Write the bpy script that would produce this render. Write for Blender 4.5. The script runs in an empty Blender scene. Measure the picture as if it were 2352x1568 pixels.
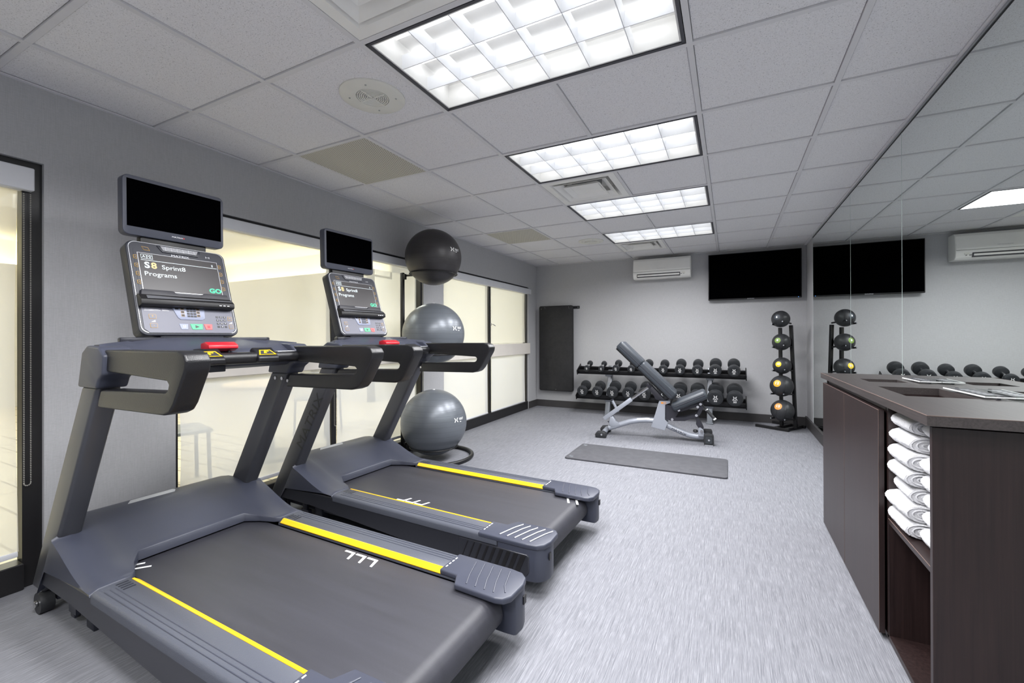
import bpy, bmesh, math, random
from mathutils import Vector, Matrix, Euler

random.seed(7)
scene = bpy.context.scene
COL = scene.collection
PI = math.pi

# ------------------------------------------------------------------ camera, world, exposure
CAM = Vector((1.36375706, -1.29081683, 1.18382814))
YAW, PIT, ROL = 0.4569, 0.0020, -0.0030
FPX, CX, CY, W, H = 982.5815, 1193.4066, 771.3286, 2352.0, 1568.0
fwd = Vector((-math.sin(YAW) * math.cos(PIT), math.cos(YAW) * math.cos(PIT), math.sin(PIT)))
rgt0 = Vector((math.cos(YAW), math.sin(YAW), 0))
up0 = rgt0.cross(fwd)
rgt = rgt0 * math.cos(ROL) + up0 * math.sin(ROL)
upv = up0 * math.cos(ROL) - rgt0 * math.sin(ROL)
cam_d = bpy.data.cameras.new('camera')
cam_d.sensor_width = 36.0
cam_d.sensor_fit = 'HORIZONTAL'
cam_d.lens = FPX / W * 36.0
cam_d.shift_x = (W / 2 - CX) / W
cam_d.shift_y = (CY - H / 2) / W
cam_d.clip_start = 0.02
cam = bpy.data.objects.new('camera', cam_d)
cam.matrix_world = Matrix(((rgt.x, upv.x, -fwd.x, CAM.x), (rgt.y, upv.y, -fwd.y, CAM.y),
                           (rgt.z, upv.z, -fwd.z, CAM.z), (0, 0, 0, 1)))
COL.objects.link(cam)
scene.camera = cam

wd = bpy.data.worlds.new('world')
scene.world = wd
wd.use_nodes = True
wd.node_tree.nodes['Background'].inputs[0].default_value = (0.8, 0.85, 1, 1)
wd.node_tree.nodes['Background'].inputs[1].default_value = 0.3

vs = scene.view_settings
vs.view_transform = 'Standard'
vs.look = 'None'
vs.gamma = 1.0
vs.use_curve_mapping = False
vs.exposure = 0.0
LAMP = 3.2             # glow of the visible tubes behind the louvres
TROFFER = 50.0         # watts thrown down by each louvred light
LOBBY = 1.0            # multiplier of the lobby lamps

# ------------------------------------------------------------------ room numbers (metres)
T = 0.6096
CEIL = 2.3916
XL, XR, YB, YF = -1.6265, 2.275, 5.458, -3.25
XT = 2.253             # ceiling edge at the mirror trim

# ------------------------------------------------------------------ materials
MATS = {}


def srgb(r, g, b):
    def f(c):
        c /= 255.0
        return c / 12.92 if c <= 0.04045 else ((c + 0.055) / 1.055) ** 2.4
    return (f(r), f(g), f(b), 1.0)


class NT:
    def __init__(s, name):
        s.m = bpy.data.materials.new(name)
        s.m.use_nodes = True
        s.n = s.m.node_tree.nodes
        s.l = s.m.node_tree.links
        s.b = s.n['Principled BSDF']

    def add(s, t, **kw):
        x = s.n.new(t)
        for k, v in kw.items():
            setattr(x, k, v)
        return x

    def link(s, a, b):
        s.l.new(a, b)

    def coords(s, scale=(1, 1, 1), kind='Object'):
        tc = s.add('ShaderNodeTexCoord')
        mp = s.add('ShaderNodeMapping')
        mp.inputs['Scale'].default_value = scale
        s.link(tc.outputs[kind], mp.inputs['Vector'])
        return mp.outputs['Vector']

    def noise(s, vec, scale, detail=2, rough=0.5):
        x = s.add('ShaderNodeTexNoise')
        x.inputs['Scale'].default_value = scale
        x.inputs['Detail'].default_value = detail
        x.inputs['Roughness'].default_value = rough
        s.link(vec, x.inputs['Vector'])
        return x.outputs['Fac']

    def ramp(s, fac, stops):
        x = s.add('ShaderNodeValToRGB')
        e = x.color_ramp.elements
        while len(e) < len(stops):
            e.new(0.5)
        for i, (p, c) in enumerate(stops):
            e[i].position = p
            e[i].color = c
        s.link(fac, x.inputs['Fac'])
        return x.outputs['Color']

    def mix(s, fac, a, b, mode='MIX'):
        x = s.add('ShaderNodeMix', data_type='RGBA', blend_type=mode)
        if isinstance(fac, float):
            x.inputs[0].default_value = fac
        else:
            s.link(fac, x.inputs[0])
        for i, v in ((6, a), (7, b)):
            if isinstance(v, tuple):
                x.inputs[i].default_value = v
            else:
                s.link(v, x.inputs[i])
        return x.outputs[2]

    def math(s, op, a, b=None):
        x = s.add('ShaderNodeMath', operation=op)
        for i, v in enumerate((a, b)):
            if v is None:
                continue
            if isinstance(v, (int, float)):
                x.inputs[i].default_value = v
            else:
                s.link(v, x.inputs[i])
        return x.outputs[0]

    def bump(s, h, strength=0.2, dist=0.002):
        x = s.add('ShaderNodeBump')
        x.inputs['Strength'].default_value = strength
        x.inputs['Distance'].default_value = dist
        s.link(h, x.inputs['Height'])
        s.link(x.outputs['Normal'], s.b.inputs['Normal'])


def simple(name, col, rough=0.5, metal=0.0, grain=0.0, gscale=300.0, coat=0.0, spec=0.5, vary=0.06):
    """Plain surface with a little procedural colour variation and optional fine relief."""
    t = NT(name)
    v = t.coords()
    n = t.noise(v, 9.0, 3)
    d = tuple(c * (1 - vary) for c in col[:3]) + (1,)
    u = tuple(min(1, c * (1 + vary)) for c in col[:3]) + (1,)
    t.link(t.mix(n, d, u), t.b.inputs['Base Color'])
    t.b.inputs['Roughness'].default_value = rough
    t.b.inputs['Metallic'].default_value = metal
    t.b.inputs['Coat Weight'].default_value = coat
    t.b.inputs['Specular IOR Level'].default_value = spec
    if grain:
        t.bump(t.noise(v, gscale, 2), grain, 0.001)
    MATS[name] = t.m
    return t.m


def emit(name, col, s):
    t = NT(name)
    t.b.inputs['Base Color'].default_value = (0.02, 0.02, 0.02, 1)
    t.b.inputs['Emission Color'].default_value = col
    t.b.inputs['Emission Strength'].default_value = s
    MATS[name] = t.m
    return t.m


def m_wall():
    t = NT('woven wallcovering')
    a = t.noise(t.coords((60, 60, 900)), 1.0, 3, .6)
    b = t.noise(t.coords((500, 500, 14)), 1.0, 3, .6)
    w = t.math('ADD', t.math('MULTIPLY', a, .55), t.math('MULTIPLY', b, .45))
    c = t.ramp(w, [(.36, srgb(168, 168, 170)), (.64, srgb(184, 184, 187))])
    t.link(c, t.b.inputs['Base Color'])
    t.b.inputs['Roughness'].default_value = .8
    t.bump(w, .12, .001)
    return t.m


def m_carpet():
    t = NT('striped woven carpet')
    a = t.noise(t.coords((420, 5.5, 1)), 1.0, 2, .6)
    b = t.noise(t.coords((800, 14, 1)), 1.0, 2, .6)
    c = t.noise(t.coords((1.4, .9, 1)), 1.0, 2, .5)
    e = t.noise(t.coords((520, 520, 1)), 1.0, 1, .5)
    base = t.ramp(a, [(.34, srgb(96, 97, 103)), (.5, srgb(119, 120, 126)), (.66, srgb(136, 137, 143))])
    fleck = t.ramp(b, [(.55, (0, 0, 0, 1)), (.66, (1, 1, 1, 1))])
    col = t.mix(t.math('MULTIPLY', fleck, .5), base, srgb(176, 177, 183))
    dark = t.ramp(b, [(.30, (1, 1, 1, 1)), (.42, (0, 0, 0, 1))])
    col = t.mix(t.math('MULTIPLY', dark, .5), col, srgb(74, 75, 82))
    col = t.mix(t.math('MULTIPLY', e, .25), col, srgb(118, 119, 126))
    col = t.mix(t.math('MULTIPLY', c, .18), col, srgb(118, 118, 126))
    t.link(col, t.b.inputs['Base Color'])
    t.b.inputs['Roughness'].default_value = .75
    t.b.inputs['Specular IOR Level'].default_value = .3
    t.bump(b, .25, .002)
    return t.m


def m_tile():
    t = NT('mineral fibre ceiling tile')
    tc = t.add('ShaderNodeNewGeometry')
    n = t.noise(tc.outputs['Position'], 210.0, 3, .75)
    n2 = t.noise(tc.outputs['Position'], 1.6, 2)
    c = t.ramp(n, [(.30, srgb(120, 118, 120)), (.40, srgb(222, 221, 224)), (.7, srgb(236, 235, 238))])
    c = t.mix(t.math('MULTIPLY', n2, .12), c, srgb(200, 198, 200))
    t.link(c, t.b.inputs['Base Color'])
    t.b.inputs['Roughness'].default_value = .9
    t.bump(n, .25, .002)
    return t.m


def m_wood():
    t = NT('dark espresso laminate')
    v = t.coords((90, 90, 2.2))
    n = t.noise(v, 1.0, 4, .65)
    c = t.ramp(n, [(.3, srgb(29, 19, 19)), (.7, srgb(45, 32, 31))])
    t.link(c, t.b.inputs['Base Color'])
    t.b.inputs['Roughness'].default_value = .38
    t.bump(n, .06, .001)
    return t.m


def m_top():
    t = NT('dark worktop laminate')
    v = t.coords((160, 5, 160))
    n = t.noise(v, 1.0, 4, .65)
    c = t.ramp(n, [(.3, srgb(52, 47, 47)), (.7, srgb(74, 68, 67))])
    t.link(c, t.b.inputs['Base Color'])
    t.b.inputs['Roughness'].default_value = .32
    return t.m


def m_fabric(name, col, transp, transl):
    """Woven roller-blind cloth: reflects, lets light through and is slightly see-through."""
    t = NT(name)
    n = t.noise(t.coords((1, 500, 500)), 1.0, 1)
    c = t.mix(t.math('MULTIPLY', n, .12), col, tuple(x * .82 for x in col[:3]) + (1,))
    d = t.add('ShaderNodeBsdfDiffuse')
    tl = t.add('ShaderNodeBsdfTranslucent')
    tr = t.add('ShaderNodeBsdfTransparent')
    m1 = t.add('ShaderNodeMixShader')
    m2 = t.add('ShaderNodeMixShader')
    m1.inputs[0].default_value = transl
    m2.inputs[0].default_value = transp
    t.link(c, d.inputs[0])
    t.link(c, tl.inputs[0])
    t.link(d.outputs[0], m1.inputs[1])
    t.link(tl.outputs[0], m1.inputs[2])
    t.link(m1.outputs[0], m2.inputs[1])
    t.link(tr.outputs[0], m2.inputs[2])
    out = t.n['Material Output']
    t.link(m2.outputs[0], out.inputs[0])
    return t.m


def m_glass(name, tint, f=.08):
    t = NT(name)
    g = t.add('ShaderNodeBsdfGlossy')
    g.inputs['Roughness'].default_value = .02
    tr = t.add('ShaderNodeBsdfTransparent')
    tr.inputs[0].default_value = tint
    m = t.add('ShaderNodeMixShader')
    m.inputs[0].default_value = f
    t.link(tr.outputs[0], m.inputs[1])
    t.link(g.outputs[0], m.inputs[2])
    t.link(m.outputs[0], t.n['Material Output'].inputs[0])
    return t.m


def m_perf():
    t = NT('perforated beige metal')
    tc = t.add('ShaderNodeTexCoord')
    sp = t.add('ShaderNodeSeparateXYZ')
    t.link(tc.outputs['Object'], sp.inputs[0])
    P = .0145

    def cell(o, sh):
        a = t.math('DIVIDE', o, P)
        a = t.math('ADD', a, sh)
        return t.math('SUBTRACT', t.math('FRACT', a), .5)
    ys = t.math('FRACT', t.math('MULTIPLY', t.math('FLOOR', t.math('DIVIDE', sp.outputs[1], P)), .5))
    x = cell(sp.outputs[0], ys)
    y = cell(sp.outputs[1], 0.0)
    r = t.math('SQRT', t.math('ADD', t.math('MULTIPLY', x, x), t.math('MULTIPLY', y, y)))
    hole = t.math('LESS_THAN', r, .27)
    c = t.mix(hole, srgb(206, 203, 192), srgb(84, 80, 72))
    t.link(c, t.b.inputs['Base Color'])
    t.b.inputs['Roughness'].default_value = .6
    return t.m


def m_belt():
    t = NT('treadmill belt rubber')
    ck = t.add('ShaderNodeTexChecker')
    ck.inputs['Scale'].default_value = 420
    t.link(t.coords(), ck.inputs['Vector'])
    n = t.noise(t.coords((1, 14, 1)), 2.0, 3)
    c = t.mix(n, srgb(37, 37, 43), srgb(54, 54, 62))
    t.link(c, t.b.inputs['Base Color'])
    t.b.inputs['Roughness'].default_value = .5
    t.bump(ck.outputs['Fac'], .25, .001)
    return t.m


def m_dots(name, col, rough=.45, scale=330):
    t = NT(name)
    ck = t.add('ShaderNodeTexVoronoi')
    ck.inputs['Scale'].default_value = scale
    t.link(t.coords(), ck.inputs['Vector'])
    n = t.noise(t.coords(), 8.0)
    c = t.mix(n, tuple(x * .94 for x in col[:3]) + (1,), col)
    t.link(c, t.b.inputs['Base Color'])
    t.b.inputs['Roughness'].default_value = rough
    t.bump(ck.outputs['Distance'], .35, .001)
    return t.m


def m_floor_tile():
    t = NT('lobby plank tile')
    br = t.add('ShaderNodeTexBrick')
    br.inputs['Scale'].default_value = 1.0
    br.inputs['Color1'].default_value = srgb(216, 206, 186)
    br.inputs['Color2'].default_value = srgb(206, 196, 176)
    br.inputs['Mortar'].default_value = srgb(140, 128, 108)
    br.inputs['Mortar Size'].default_value = .008
    br.inputs['Brick Width'].default_value = .9
    br.inputs['Row Height'].default_value = .2
    t.link(t.coords(), br.inputs['Vector'])
    t.link(br.outputs['Color'], t.b.inputs['Base Color'])
    t.b.inputs['Roughness'].default_value = .35
    return t.m


def m_towel():
    t = NT('white terry cloth')
    n = t.noise(t.coords(), 260.0, 3, .7)
    n2 = t.noise(t.coords(), 40.0, 2)
    t.link(t.mix(n2, srgb(206, 206, 210), srgb(226, 226, 228)), t.b.inputs['Base Color'])
    t.b.inputs['Roughness'].default_value = .95
    t.b.inputs['Sheen Weight'].default_value = .3
    t.bump(n, .9, .004)
    return t.m


def m_mat(name, a, b):
    t = NT(name)
    n = t.noise(t.coords(), 14.0, 5, .7)
    f = t.noise(t.coords(), 500.0, 1)
    t.link(t.ramp(n, [(.35, a), (.7, b)]), t.b.inputs['Base Color'])
    t.b.inputs['Roughness'].default_value = .75
    t.bump(f, .3, .001)
    return t.m


def m_ball(name, col, rough):
    """Burst-resistant exercise ball: thin moulded lines round it."""
    t = NT(name)
    w = t.add('ShaderNodeTexWave', wave_type='BANDS', bands_direction='Z')
    w.inputs['Scale'].default_value = 6.5
    w.inputs['Distortion'].default_value = .9
    w.inputs['Detail Scale'].default_value = .7
    t.link(t.coords(), w.inputs['Vector'])
    ln = t.ramp(w.outputs['Fac'], [(.0, (0, 0, 0, 1)), (.035, (1, 1, 1, 1))])
    n = t.noise(t.coords(), 6.0)
    c = t.mix(n, tuple(x * .93 for x in col[:3]) + (1,), col)
    c = t.mix(ln, tuple(x * .80 for x in col[:3]) + (1,), c)
    t.link(c, t.b.inputs['Base Color'])
    t.b.inputs['Roughness'].default_value = rough
    t.b.inputs['Metallic'].default_value = .25
    t.bump(ln, .25, .001)
    return t.m


M_WALL, M_CARPET, M_TILE, M_WOOD, M_TOP = m_wall(), m_carpet(), m_tile(), m_wood(), m_top()
M_TEE = simple('white painted steel', srgb(214, 213, 216), .5)
M_WHITE = simple('white enamel', srgb(236, 235, 232), .45)
M_GRILLE = simple('off-white plastic', srgb(222, 221, 214), .5)
M_PERF = m_perf()
M_BLK = simple('black satin frame', srgb(26, 25, 27), .4)
M_BASE = simple('charcoal vinyl base', srgb(58, 56, 57), .5)
M_FASCIA = simple('silver grey blind fascia', srgb(216, 217, 222), .5)
M_RAILB = simple('pale beige blind fascia', srgb(222, 216, 208), .55)
M_FAB = m_fabric('translucent blind cloth', srgb(238, 236, 228), .34, .40)
M_FAB2 = m_fabric('denser blind cloth', srgb(241, 242, 245), .26, .34)
M_GLASS = m_glass('window glass', (.93, .96, .94, 1))
M_ACR = m_glass('clear acrylic', (.94, .96, .96, 1), .12)
M_GRAPH2 = simple('dark grey light frame', srgb(70, 70, 76), .5)
M_CHROME = simple('polished chrome', srgb(214, 214, 216), .14, 1.0)
M_BEAD = simple('bead chain metal', srgb(168, 166, 160), .35, .3)
M_ALU = simple('brushed aluminium', srgb(176, 178, 180), .35, 1.0)
M_LOUV = simple('semi-specular louvre', srgb(240, 241, 244), .4, .12)
M_LAMP = emit('fluorescent lamp', (.95, .97, 1, 1), LAMP)
M_COVE = emit('warm cove lamp', (1, .90, .64, 1), 42.0 * LOBBY)
M_NAVY = simple('slate navy plastic', srgb(60, 63, 76), .42, .0, .08, 700)
M_NAVYD = simple('dark navy plastic', srgb(34, 36, 46), .4, 0, .06, 700)
M_STEELN = simple('powder-coated slate steel', srgb(50, 51, 58), .36, .25, .06, 900)
M_UPR = simple('satin slate upright steel', srgb(80, 81, 87), .36, .45, .04, 900)
M_BADGE = simple('pale silver badge', srgb(186, 188, 192), .5, .2)
M_TRIM = simple('gunmetal trim', srgb(112, 113, 118), .3, .3)
M_RAIL = m_dots('pebbled slate tread', srgb(74, 77, 87), .5)
M_GRIP = m_dots('black grip rubber', srgb(23, 23, 26), .36, 420)
M_BELT = m_belt()
M_YEL = simple('safety yellow', srgb(246, 190, 20), .4)
M_WHT = simple('white print', srgb(240, 240, 240), .6)
M_RED = simple('red plastic', srgb(172, 26, 40), .35)
M_PINK = simple('red key', srgb(236, 92, 92), .4)
M_GRN = simple('green key', srgb(70, 200, 130), .4)
M_GOLD = simple('gold print', srgb(190, 150, 70), .45)
M_SILV = simple('silver print', srgb(196, 197, 202), .3, .7)
M_SCR = simple('dark glass', srgb(2, 2, 3), .5, 0, 0, spec=.0)
M_LCD = simple('dark display', srgb(40, 36, 38), .35)
M_PANEL = simple('grey keypad membrane', srgb(98, 99, 112), .4)
M_PANEL2 = simple('pale keypad membrane', srgb(140, 146, 168), .4)
M_KEYD = simple('dark key', srgb(46, 46, 52), .5)
M_TXTW = emit('display white', (.85, .95, 1, 1), 1.3)
M_TXTG = emit('display green', (.05, .95, .5, 1), 1.1)
M_TXTY = emit('display amber', (1, .75, .35, 1), 1.1)
M_BLUE = emit('blue standby light', (.1, .35, 1, 1), 3.0)
M_RUB = simple('black rubber', srgb(40, 41, 44), .5, 0, .15, 500)
M_RUB2 = simple('dark grey rubber face', srgb(48, 52, 56), .5)
M_URE = simple('charcoal urethane', srgb(42, 44, 47), .42, 0, .1, 600)
M_VINYL = simple('slate vinyl upholstery', srgb(54, 59, 66), .4, 0, .12, 900)
M_SILVER = simple('silver powder-coat', srgb(166, 170, 180), .36, .3, .04, 900)
M_GRAPH = simple('graphite powder-coat', srgb(54, 54, 62), .42, .3)
M_GREYST = simple('grey powder-coat', srgb(120, 124, 130), .4, .35)
M_BLKST = simple('black powder-coat', srgb(22, 22, 24), .42, .2)
M_ORG = simple('orange label', srgb(226, 150, 70), .5)
M_MEDB = simple('black medicine ball rubber', srgb(42, 43, 46), .46, 0, .2, 300)
M_BALLD = m_ball('anthracite ball vinyl', srgb(58, 56, 58), .42)
M_BALLS = m_ball('silver grey ball vinyl', srgb(106, 111, 118), .33)
M_MATB = m_mat('black foam', srgb(24, 24, 26), srgb(38, 37, 39))
M_MATG = m_mat('grey foam', srgb(68, 68, 73), srgb(79, 79, 84))
M_TOWEL = m_towel()
M_CREAM = simple('cream lobby wall', srgb(230, 226, 214), .8)
M_LOBGREY = simple('warm grey lobby wall', srgb(204, 201, 196), .8)
M_LOBC = simple('lobby ceiling white', srgb(238, 230, 206), .8)
M_LOBT = m_floor_tile()
M_CAFE = simple('pale cafe wood', srgb(196, 168, 128), .5)
M_EDGE = simple('worn wood edge', srgb(112, 92, 84), .6)  # lighter brown for thin lines along cabinet and worktop edges
_m = NT('mirror silver')
_m.b.inputs['Base Color'].default_value = (.80, .845, .825, 1)
_m.b.inputs['Metallic'].default_value = 1
_m.b.inputs['Roughness'].default_value = 0.0
M_MIR = _m.m
M_MEDGE = simple('ground glass edge', srgb(200, 214, 210), .25)

# ------------------------------------------------------------------ mesh helpers


class B:
    """Collects shapes in one bmesh and links them as ONE mesh object."""

    def __init__(s):
        s.bm = bmesh.new()

    def _merge(s, t, M=None):
        if M is not None:
            bmesh.ops.transform(t, matrix=M, verts=t.verts)
        me = bpy.data.meshes.new('tmp')
        t.to_mesh(me)
        t.free()
        s.bm.from_mesh(me)
        bpy.data.meshes.remove(me)
        return s

    def box(s, x0, x1, y0, y1, z0, z1, M=None, bev=0.0, seg=2):
        t = bmesh.new()
        bmesh.ops.create_cube(t, size=1)
        bmesh.ops.transform(t, matrix=Matrix.Translation(((x0 + x1) / 2, (y0 + y1) / 2, (z0 + z1) / 2)) @
                            Matrix.Diagonal((abs(x1 - x0), abs(y1 - y0), abs(z1 - z0), 1)), verts=t.verts)
        if bev:
            bmesh.ops.bevel(t, geom=t.edges[:], offset=bev, segments=seg, profile=.5, affect='EDGES', clamp_overlap=True)
        return s._merge(t, M)

    def prism(s, pts, a, b, axis='y', M=None, bev=0.0, seg=2, only=None):
        """polygon pts in the plane across 'axis', pushed from a to b."""
        t = bmesh.new()

        def P(p, h):
            return {'y': (p[0], h, p[1]), 'z': (p[0], p[1], h), 'x': (h, p[0], p[1])}[axis]
        lo = [t.verts.new(P(p, a)) for p in pts]
        hi = [t.verts.new(P(p, b)) for p in pts]
        n = len(pts)
        f1 = t.faces.new(lo)
        f2 = t.faces.new(hi)
        for i in range(n):
            t.faces.new((lo[i], lo[(i + 1) % n], hi[(i + 1) % n], hi[i]))
        bmesh.ops.recalc_face_normals(t, faces=t.faces)
        if bev:
            ed = t.edges[:] if only is None else [e for e in t.edges if e in set(f1.edges) | set(f2.edges)]
            bmesh.ops.bevel(t, geom=ed, offset=bev, segments=seg, profile=.5, affect='EDGES', clamp_overlap=True)
        bmesh.ops.triangulate(t, faces=[f for f in t.faces if len(f.verts) > 4])
        return s._merge(t, M)

    def tube(s, pts, r, n=12, closed=False, M=None, radii=None):
        t = bmesh.new()
        P = [Vector(p) for p in pts]
        m = len(P)
        rings = []
        nrm = None
        for i in range(m):
            if closed:
                d = P[(i + 1) % m] - P[i - 1]
            else:
                d = P[min(i + 1, m - 1)] - P[max(i - 1, 0)]
            d.normalize()
            if nrm is None:
                nrm = d.orthogonal().normalized()
            else:
                nrm = (nrm - d * nrm.dot(d)).normalized()
            bi = d.cross(nrm)
            rr = radii[i] if radii else r
            rings.append([t.verts.new(P[i] + (nrm * math.cos(2 * PI * k / n) + bi * math.sin(2 * PI * k / n)) * rr) for k in range(n)])
        for i in range(m if closed else m - 1):
            A, Bq = rings[i], rings[(i + 1) % m]
            off = 0
            if closed and i == m - 1:
                off = min(range(n), key=lambda o: (A[0].co - Bq[o].co).length)
            for k in range(n):
                t.faces.new((A[k], A[(k + 1) % n], Bq[(k + 1 + off) % n], Bq[(k + off) % n]))
        if not closed:
            t.faces.new(rings[0][::-1])
            t.faces.new(rings[-1])
        bmesh.ops.recalc_face_normals(t, faces=t.faces)
        return s._merge(t, M)

    def lathe(s, prof, n=24, M=None):
        """profile [(r,z)] turned round z."""
        t = bmesh.new()
        rings = []
        for r, z in prof:
            if r < 1e-6:
                rings.append([t.verts.new((0, 0, z))])
            else:
                rings.append([t.verts.new((r * math.cos(2 * PI * k / n), r * math.sin(2 * PI * k / n), z)) for k in range(n)])
        for A, Bq in zip(rings, rings[1:]):
            for k in range(n):
                a = (A[0],) if len(A) == 1 else (A[k], A[(k + 1) % n])
                b = (Bq[0],) if len(Bq) == 1 else (Bq[(k + 1) % n], Bq[k])
                if len(a) + len(b) > 2:
                    t.faces.new(a + b)
        bmesh.ops.recalc_face_normals(t, faces=t.faces)
        return s._merge(t, M)

    def sphere(s, c, r, u=48, v=32, squash=1.0):
        t = bmesh.new()
        bmesh.ops.create_uvsphere(t, u_segments=u, v_segments=v, radius=r)
        return s._merge(t, Matrix.Translation(c) @ Matrix.Diagonal((1, 1, squash, 1)))

    def mesh(s, verts, faces, M=None):
        t = bmesh.new()
        vv = [t.verts.new(v) for v in verts]
        for f in faces:
            t.faces.new([vv[i] for i in f])
        bmesh.ops.recalc_face_normals(t, faces=t.faces)
        return s._merge(t, M)

    def data(s, name, smooth=35):
        me = bpy.data.meshes.new(name)
        s.bm.to_mesh(me)
        s.bm.free()
        if smooth:
            me.polygons.foreach_set('use_smooth', [True] * len(me.polygons))
            me.set_sharp_from_angle(angle=math.radians(smooth))
        me.update()
        return me

    def done(s, name, mat, parent=None, smooth=35, label=None, loc=None):
        me = s.data(name, smooth)
        me.materials.append(mat)
        return put(name, me, parent, label, loc)


def put(name, me, parent=None, label=None, loc=None):
    o = bpy.data.objects.new(name, me)
    COL.objects.link(o)
    if parent is not None:
        o.parent = parent
    if label:
        o['label'] = label
    if loc is not None:
        o.location = loc
    return o


def thing(name, label, cat, loc=(0, 0, 0), rz=0.0, group=None):
    o = bpy.data.objects.new(name, None)
    COL.objects.link(o)
    o.location = loc
    o.rotation_euler = (0, 0, rz)
    o.empty_display_size = .1
    o['label'] = label
    o['category'] = cat
    if group:
        o['group'] = group
    return o


def tag(o, label, cat, group=None):
    o['label'] = label
    o['category'] = cat
    if group:
        o['group'] = group
    return o


def struct(o):
    o['kind'] = 'structure'
    return o


def sempty(name):
    o = bpy.data.objects.new(name, None)
    COL.objects.link(o)
    o['kind'] = 'structure'
    return o


def copy_tree(o, parent=None):
    c = o.copy()
    COL.objects.link(c)
    if parent is not None:
        c.parent = parent
    for ch in list(o.children):
        copy_tree(ch, c)
    return c


def frame(origin, right, up):
    r = Vector(right).normalized()
    u = Vector(up)
    u = (u - r * u.dot(r)).normalized()
    n = r.cross(u)
    o = Vector(origin)
    return Matrix(((r.x, u.x, n.x, o.x), (r.y, u.y, n.y, o.y), (r.z, u.z, n.z, o.z), (0, 0, 0, 1)))


TXT = {}


def text(s, size, mat, parent, M, name='lettering', align='CENTER', bold=0.0, width=1.0, depth=.0004):
    key = (s, size, mat.name, align, bold, width)
    if key not in TXT:
        cu = bpy.data.curves.new('t', 'FONT')
        cu.body = s
        cu.size = size
        cu.align_x = align
        cu.align_y = 'CENTER'
        cu.extrude = depth
        cu.offset = bold
        cu.resolution_u = 3
        ob = bpy.data.objects.new('t', cu)
        COL.objects.link(ob)
        bpy.context.view_layer.update()
        me = bpy.data.meshes.new_from_object(ob)
        bpy.data.objects.remove(ob)
        bpy.data.curves.remove(cu)
        if width != 1.0:
            me.transform(Matrix.Diagonal((width, 1, 1, 1)))
        me.materials.clear()
        me.materials.append(mat)
        TXT[key] = me
    o = put(name, TXT[key], parent)
    o.matrix_local = M
    return o


def rrect(w, h, r, n=4):
    pts = []
    for cx, cy, a0 in ((w / 2 - r, h / 2 - r, 0), (-w / 2 + r, h / 2 - r, 90), (-w / 2 + r, -h / 2 + r, 180), (w / 2 - r, -h / 2 + r, 270)):
        for i in range(n + 1):
            a = math.radians(a0 + 90 * i / n)
            pts.append((cx + r * math.cos(a), cy + r * math.sin(a)))
    return pts


def sm(a, b, x):
    t = max(0.0, min(1.0, (x - a) / (b - a)))
    return t * t * (3 - 2 * t)


ORD = ['first', 'second', 'third', 'fourth', 'fifth', 'sixth', 'seventh', 'eighth', 'ninth', 'tenth']

# ------------------------------------------------------------------ room shell
struct(B().box(XL - .12, XR + .1, YF - .1, YB + .1, -.1, 0).done('floor', M_CARPET, smooth=0))
struct(B().box(XL - .12, XR + .1, YB, YB + .1, 0, CEIL + .25).done('wall_back', M_WALL, smooth=0))
struct(B().box(XR, XR + .1, YF, YB, 0, CEIL + .25).done('wall_right', M_WALL, smooth=0))
struct(B().box(XL - .12, XR + .1, YF - .1, YF, 0, CEIL + .25).done('wall_front', M_WALL, smooth=0))

# left wall with three openings
OPEN = [(-1.75, -.445, 2.03), (.105, 2.425, 2.0), (2.79, 5.125, 2.0)]
wl = B()
y = YF
for (a, b, zt) in OPEN:
    wl.box(XL - .12, XL, y, a, 0, CEIL + .25)
    wl.box(XL - .12, XL, a, b, zt, CEIL + .25)
    y = b
wl.box(XL - .12, XL, y, YB, 0, CEIL + .25)
struct(wl.done('wall_left', M_WALL, smooth=0))

# base boards
bb = B().box(XL, XR, YB - .012, YB, 0, .112, bev=.003, seg=1)
struct(bb.done('baseboard_back', M_BASE))
struct(B().box(XL, XL + .012, OPEN[2][1], YB, 0, .112, bev=.003, seg=1).done('baseboard_left', M_BASE))
struct(B().box(XR - .022, XR, 1.97, YB, 0, .125, bev=.003, seg=1).done('baseboard_right', M_BASE))

# ceiling: plenum slab, tiles one by one, tees
ceil = sempty('ceiling')
B().box(XL - .12, XR + .1, YF - .1, YB + .1, CEIL + .2, CEIL + .25).done('plenum_slab', M_BLK, ceil, 0)
us = [XL] + [T * u for u in range(-2, 4)] + [XR]
LIGHTS = [-4, -2, 0, 2, 4, 6]
DIFF = [-1, 3, 7]
skip = set()
for v in LIGHTS:
    skip |= {(0, v), (1, v)}
for v in DIFF:
    skip.add((0, v))
PERF = [(-2, 1), (-2, 5)]
skip |= set(PERF)
full = None
for v in range(-6, 9):
    y0, y1 = max(T * v, YF), min(T * (v + 1), YB)
    if y1 - y0 < .02:
        continue
    for i in range(len(us) - 1):
        x0, x1 = us[i], us[i + 1]
        if (i - 3, v) in skip:
            continue
        isfull = abs(x1 - x0 - T) < 1e-3 and abs(y1 - y0 - T) < 1e-3
        c = ((x0 + x1) / 2, (y0 + y1) / 2, CEIL + .007)
        if isfull and full:
            put('ceiling_tile', full, ceil, loc=c)
            continue
        hw, hd = (x1 - x0) / 2 - .0135, (y1 - y0) / 2 - .0135
        o = B().box(-hw, hw, -hd, hd, 0, .015, bev=.003, seg=1).done('ceiling_tile', M_TILE, ceil, 0, loc=c)
        if isfull:
            full = o.data
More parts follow.
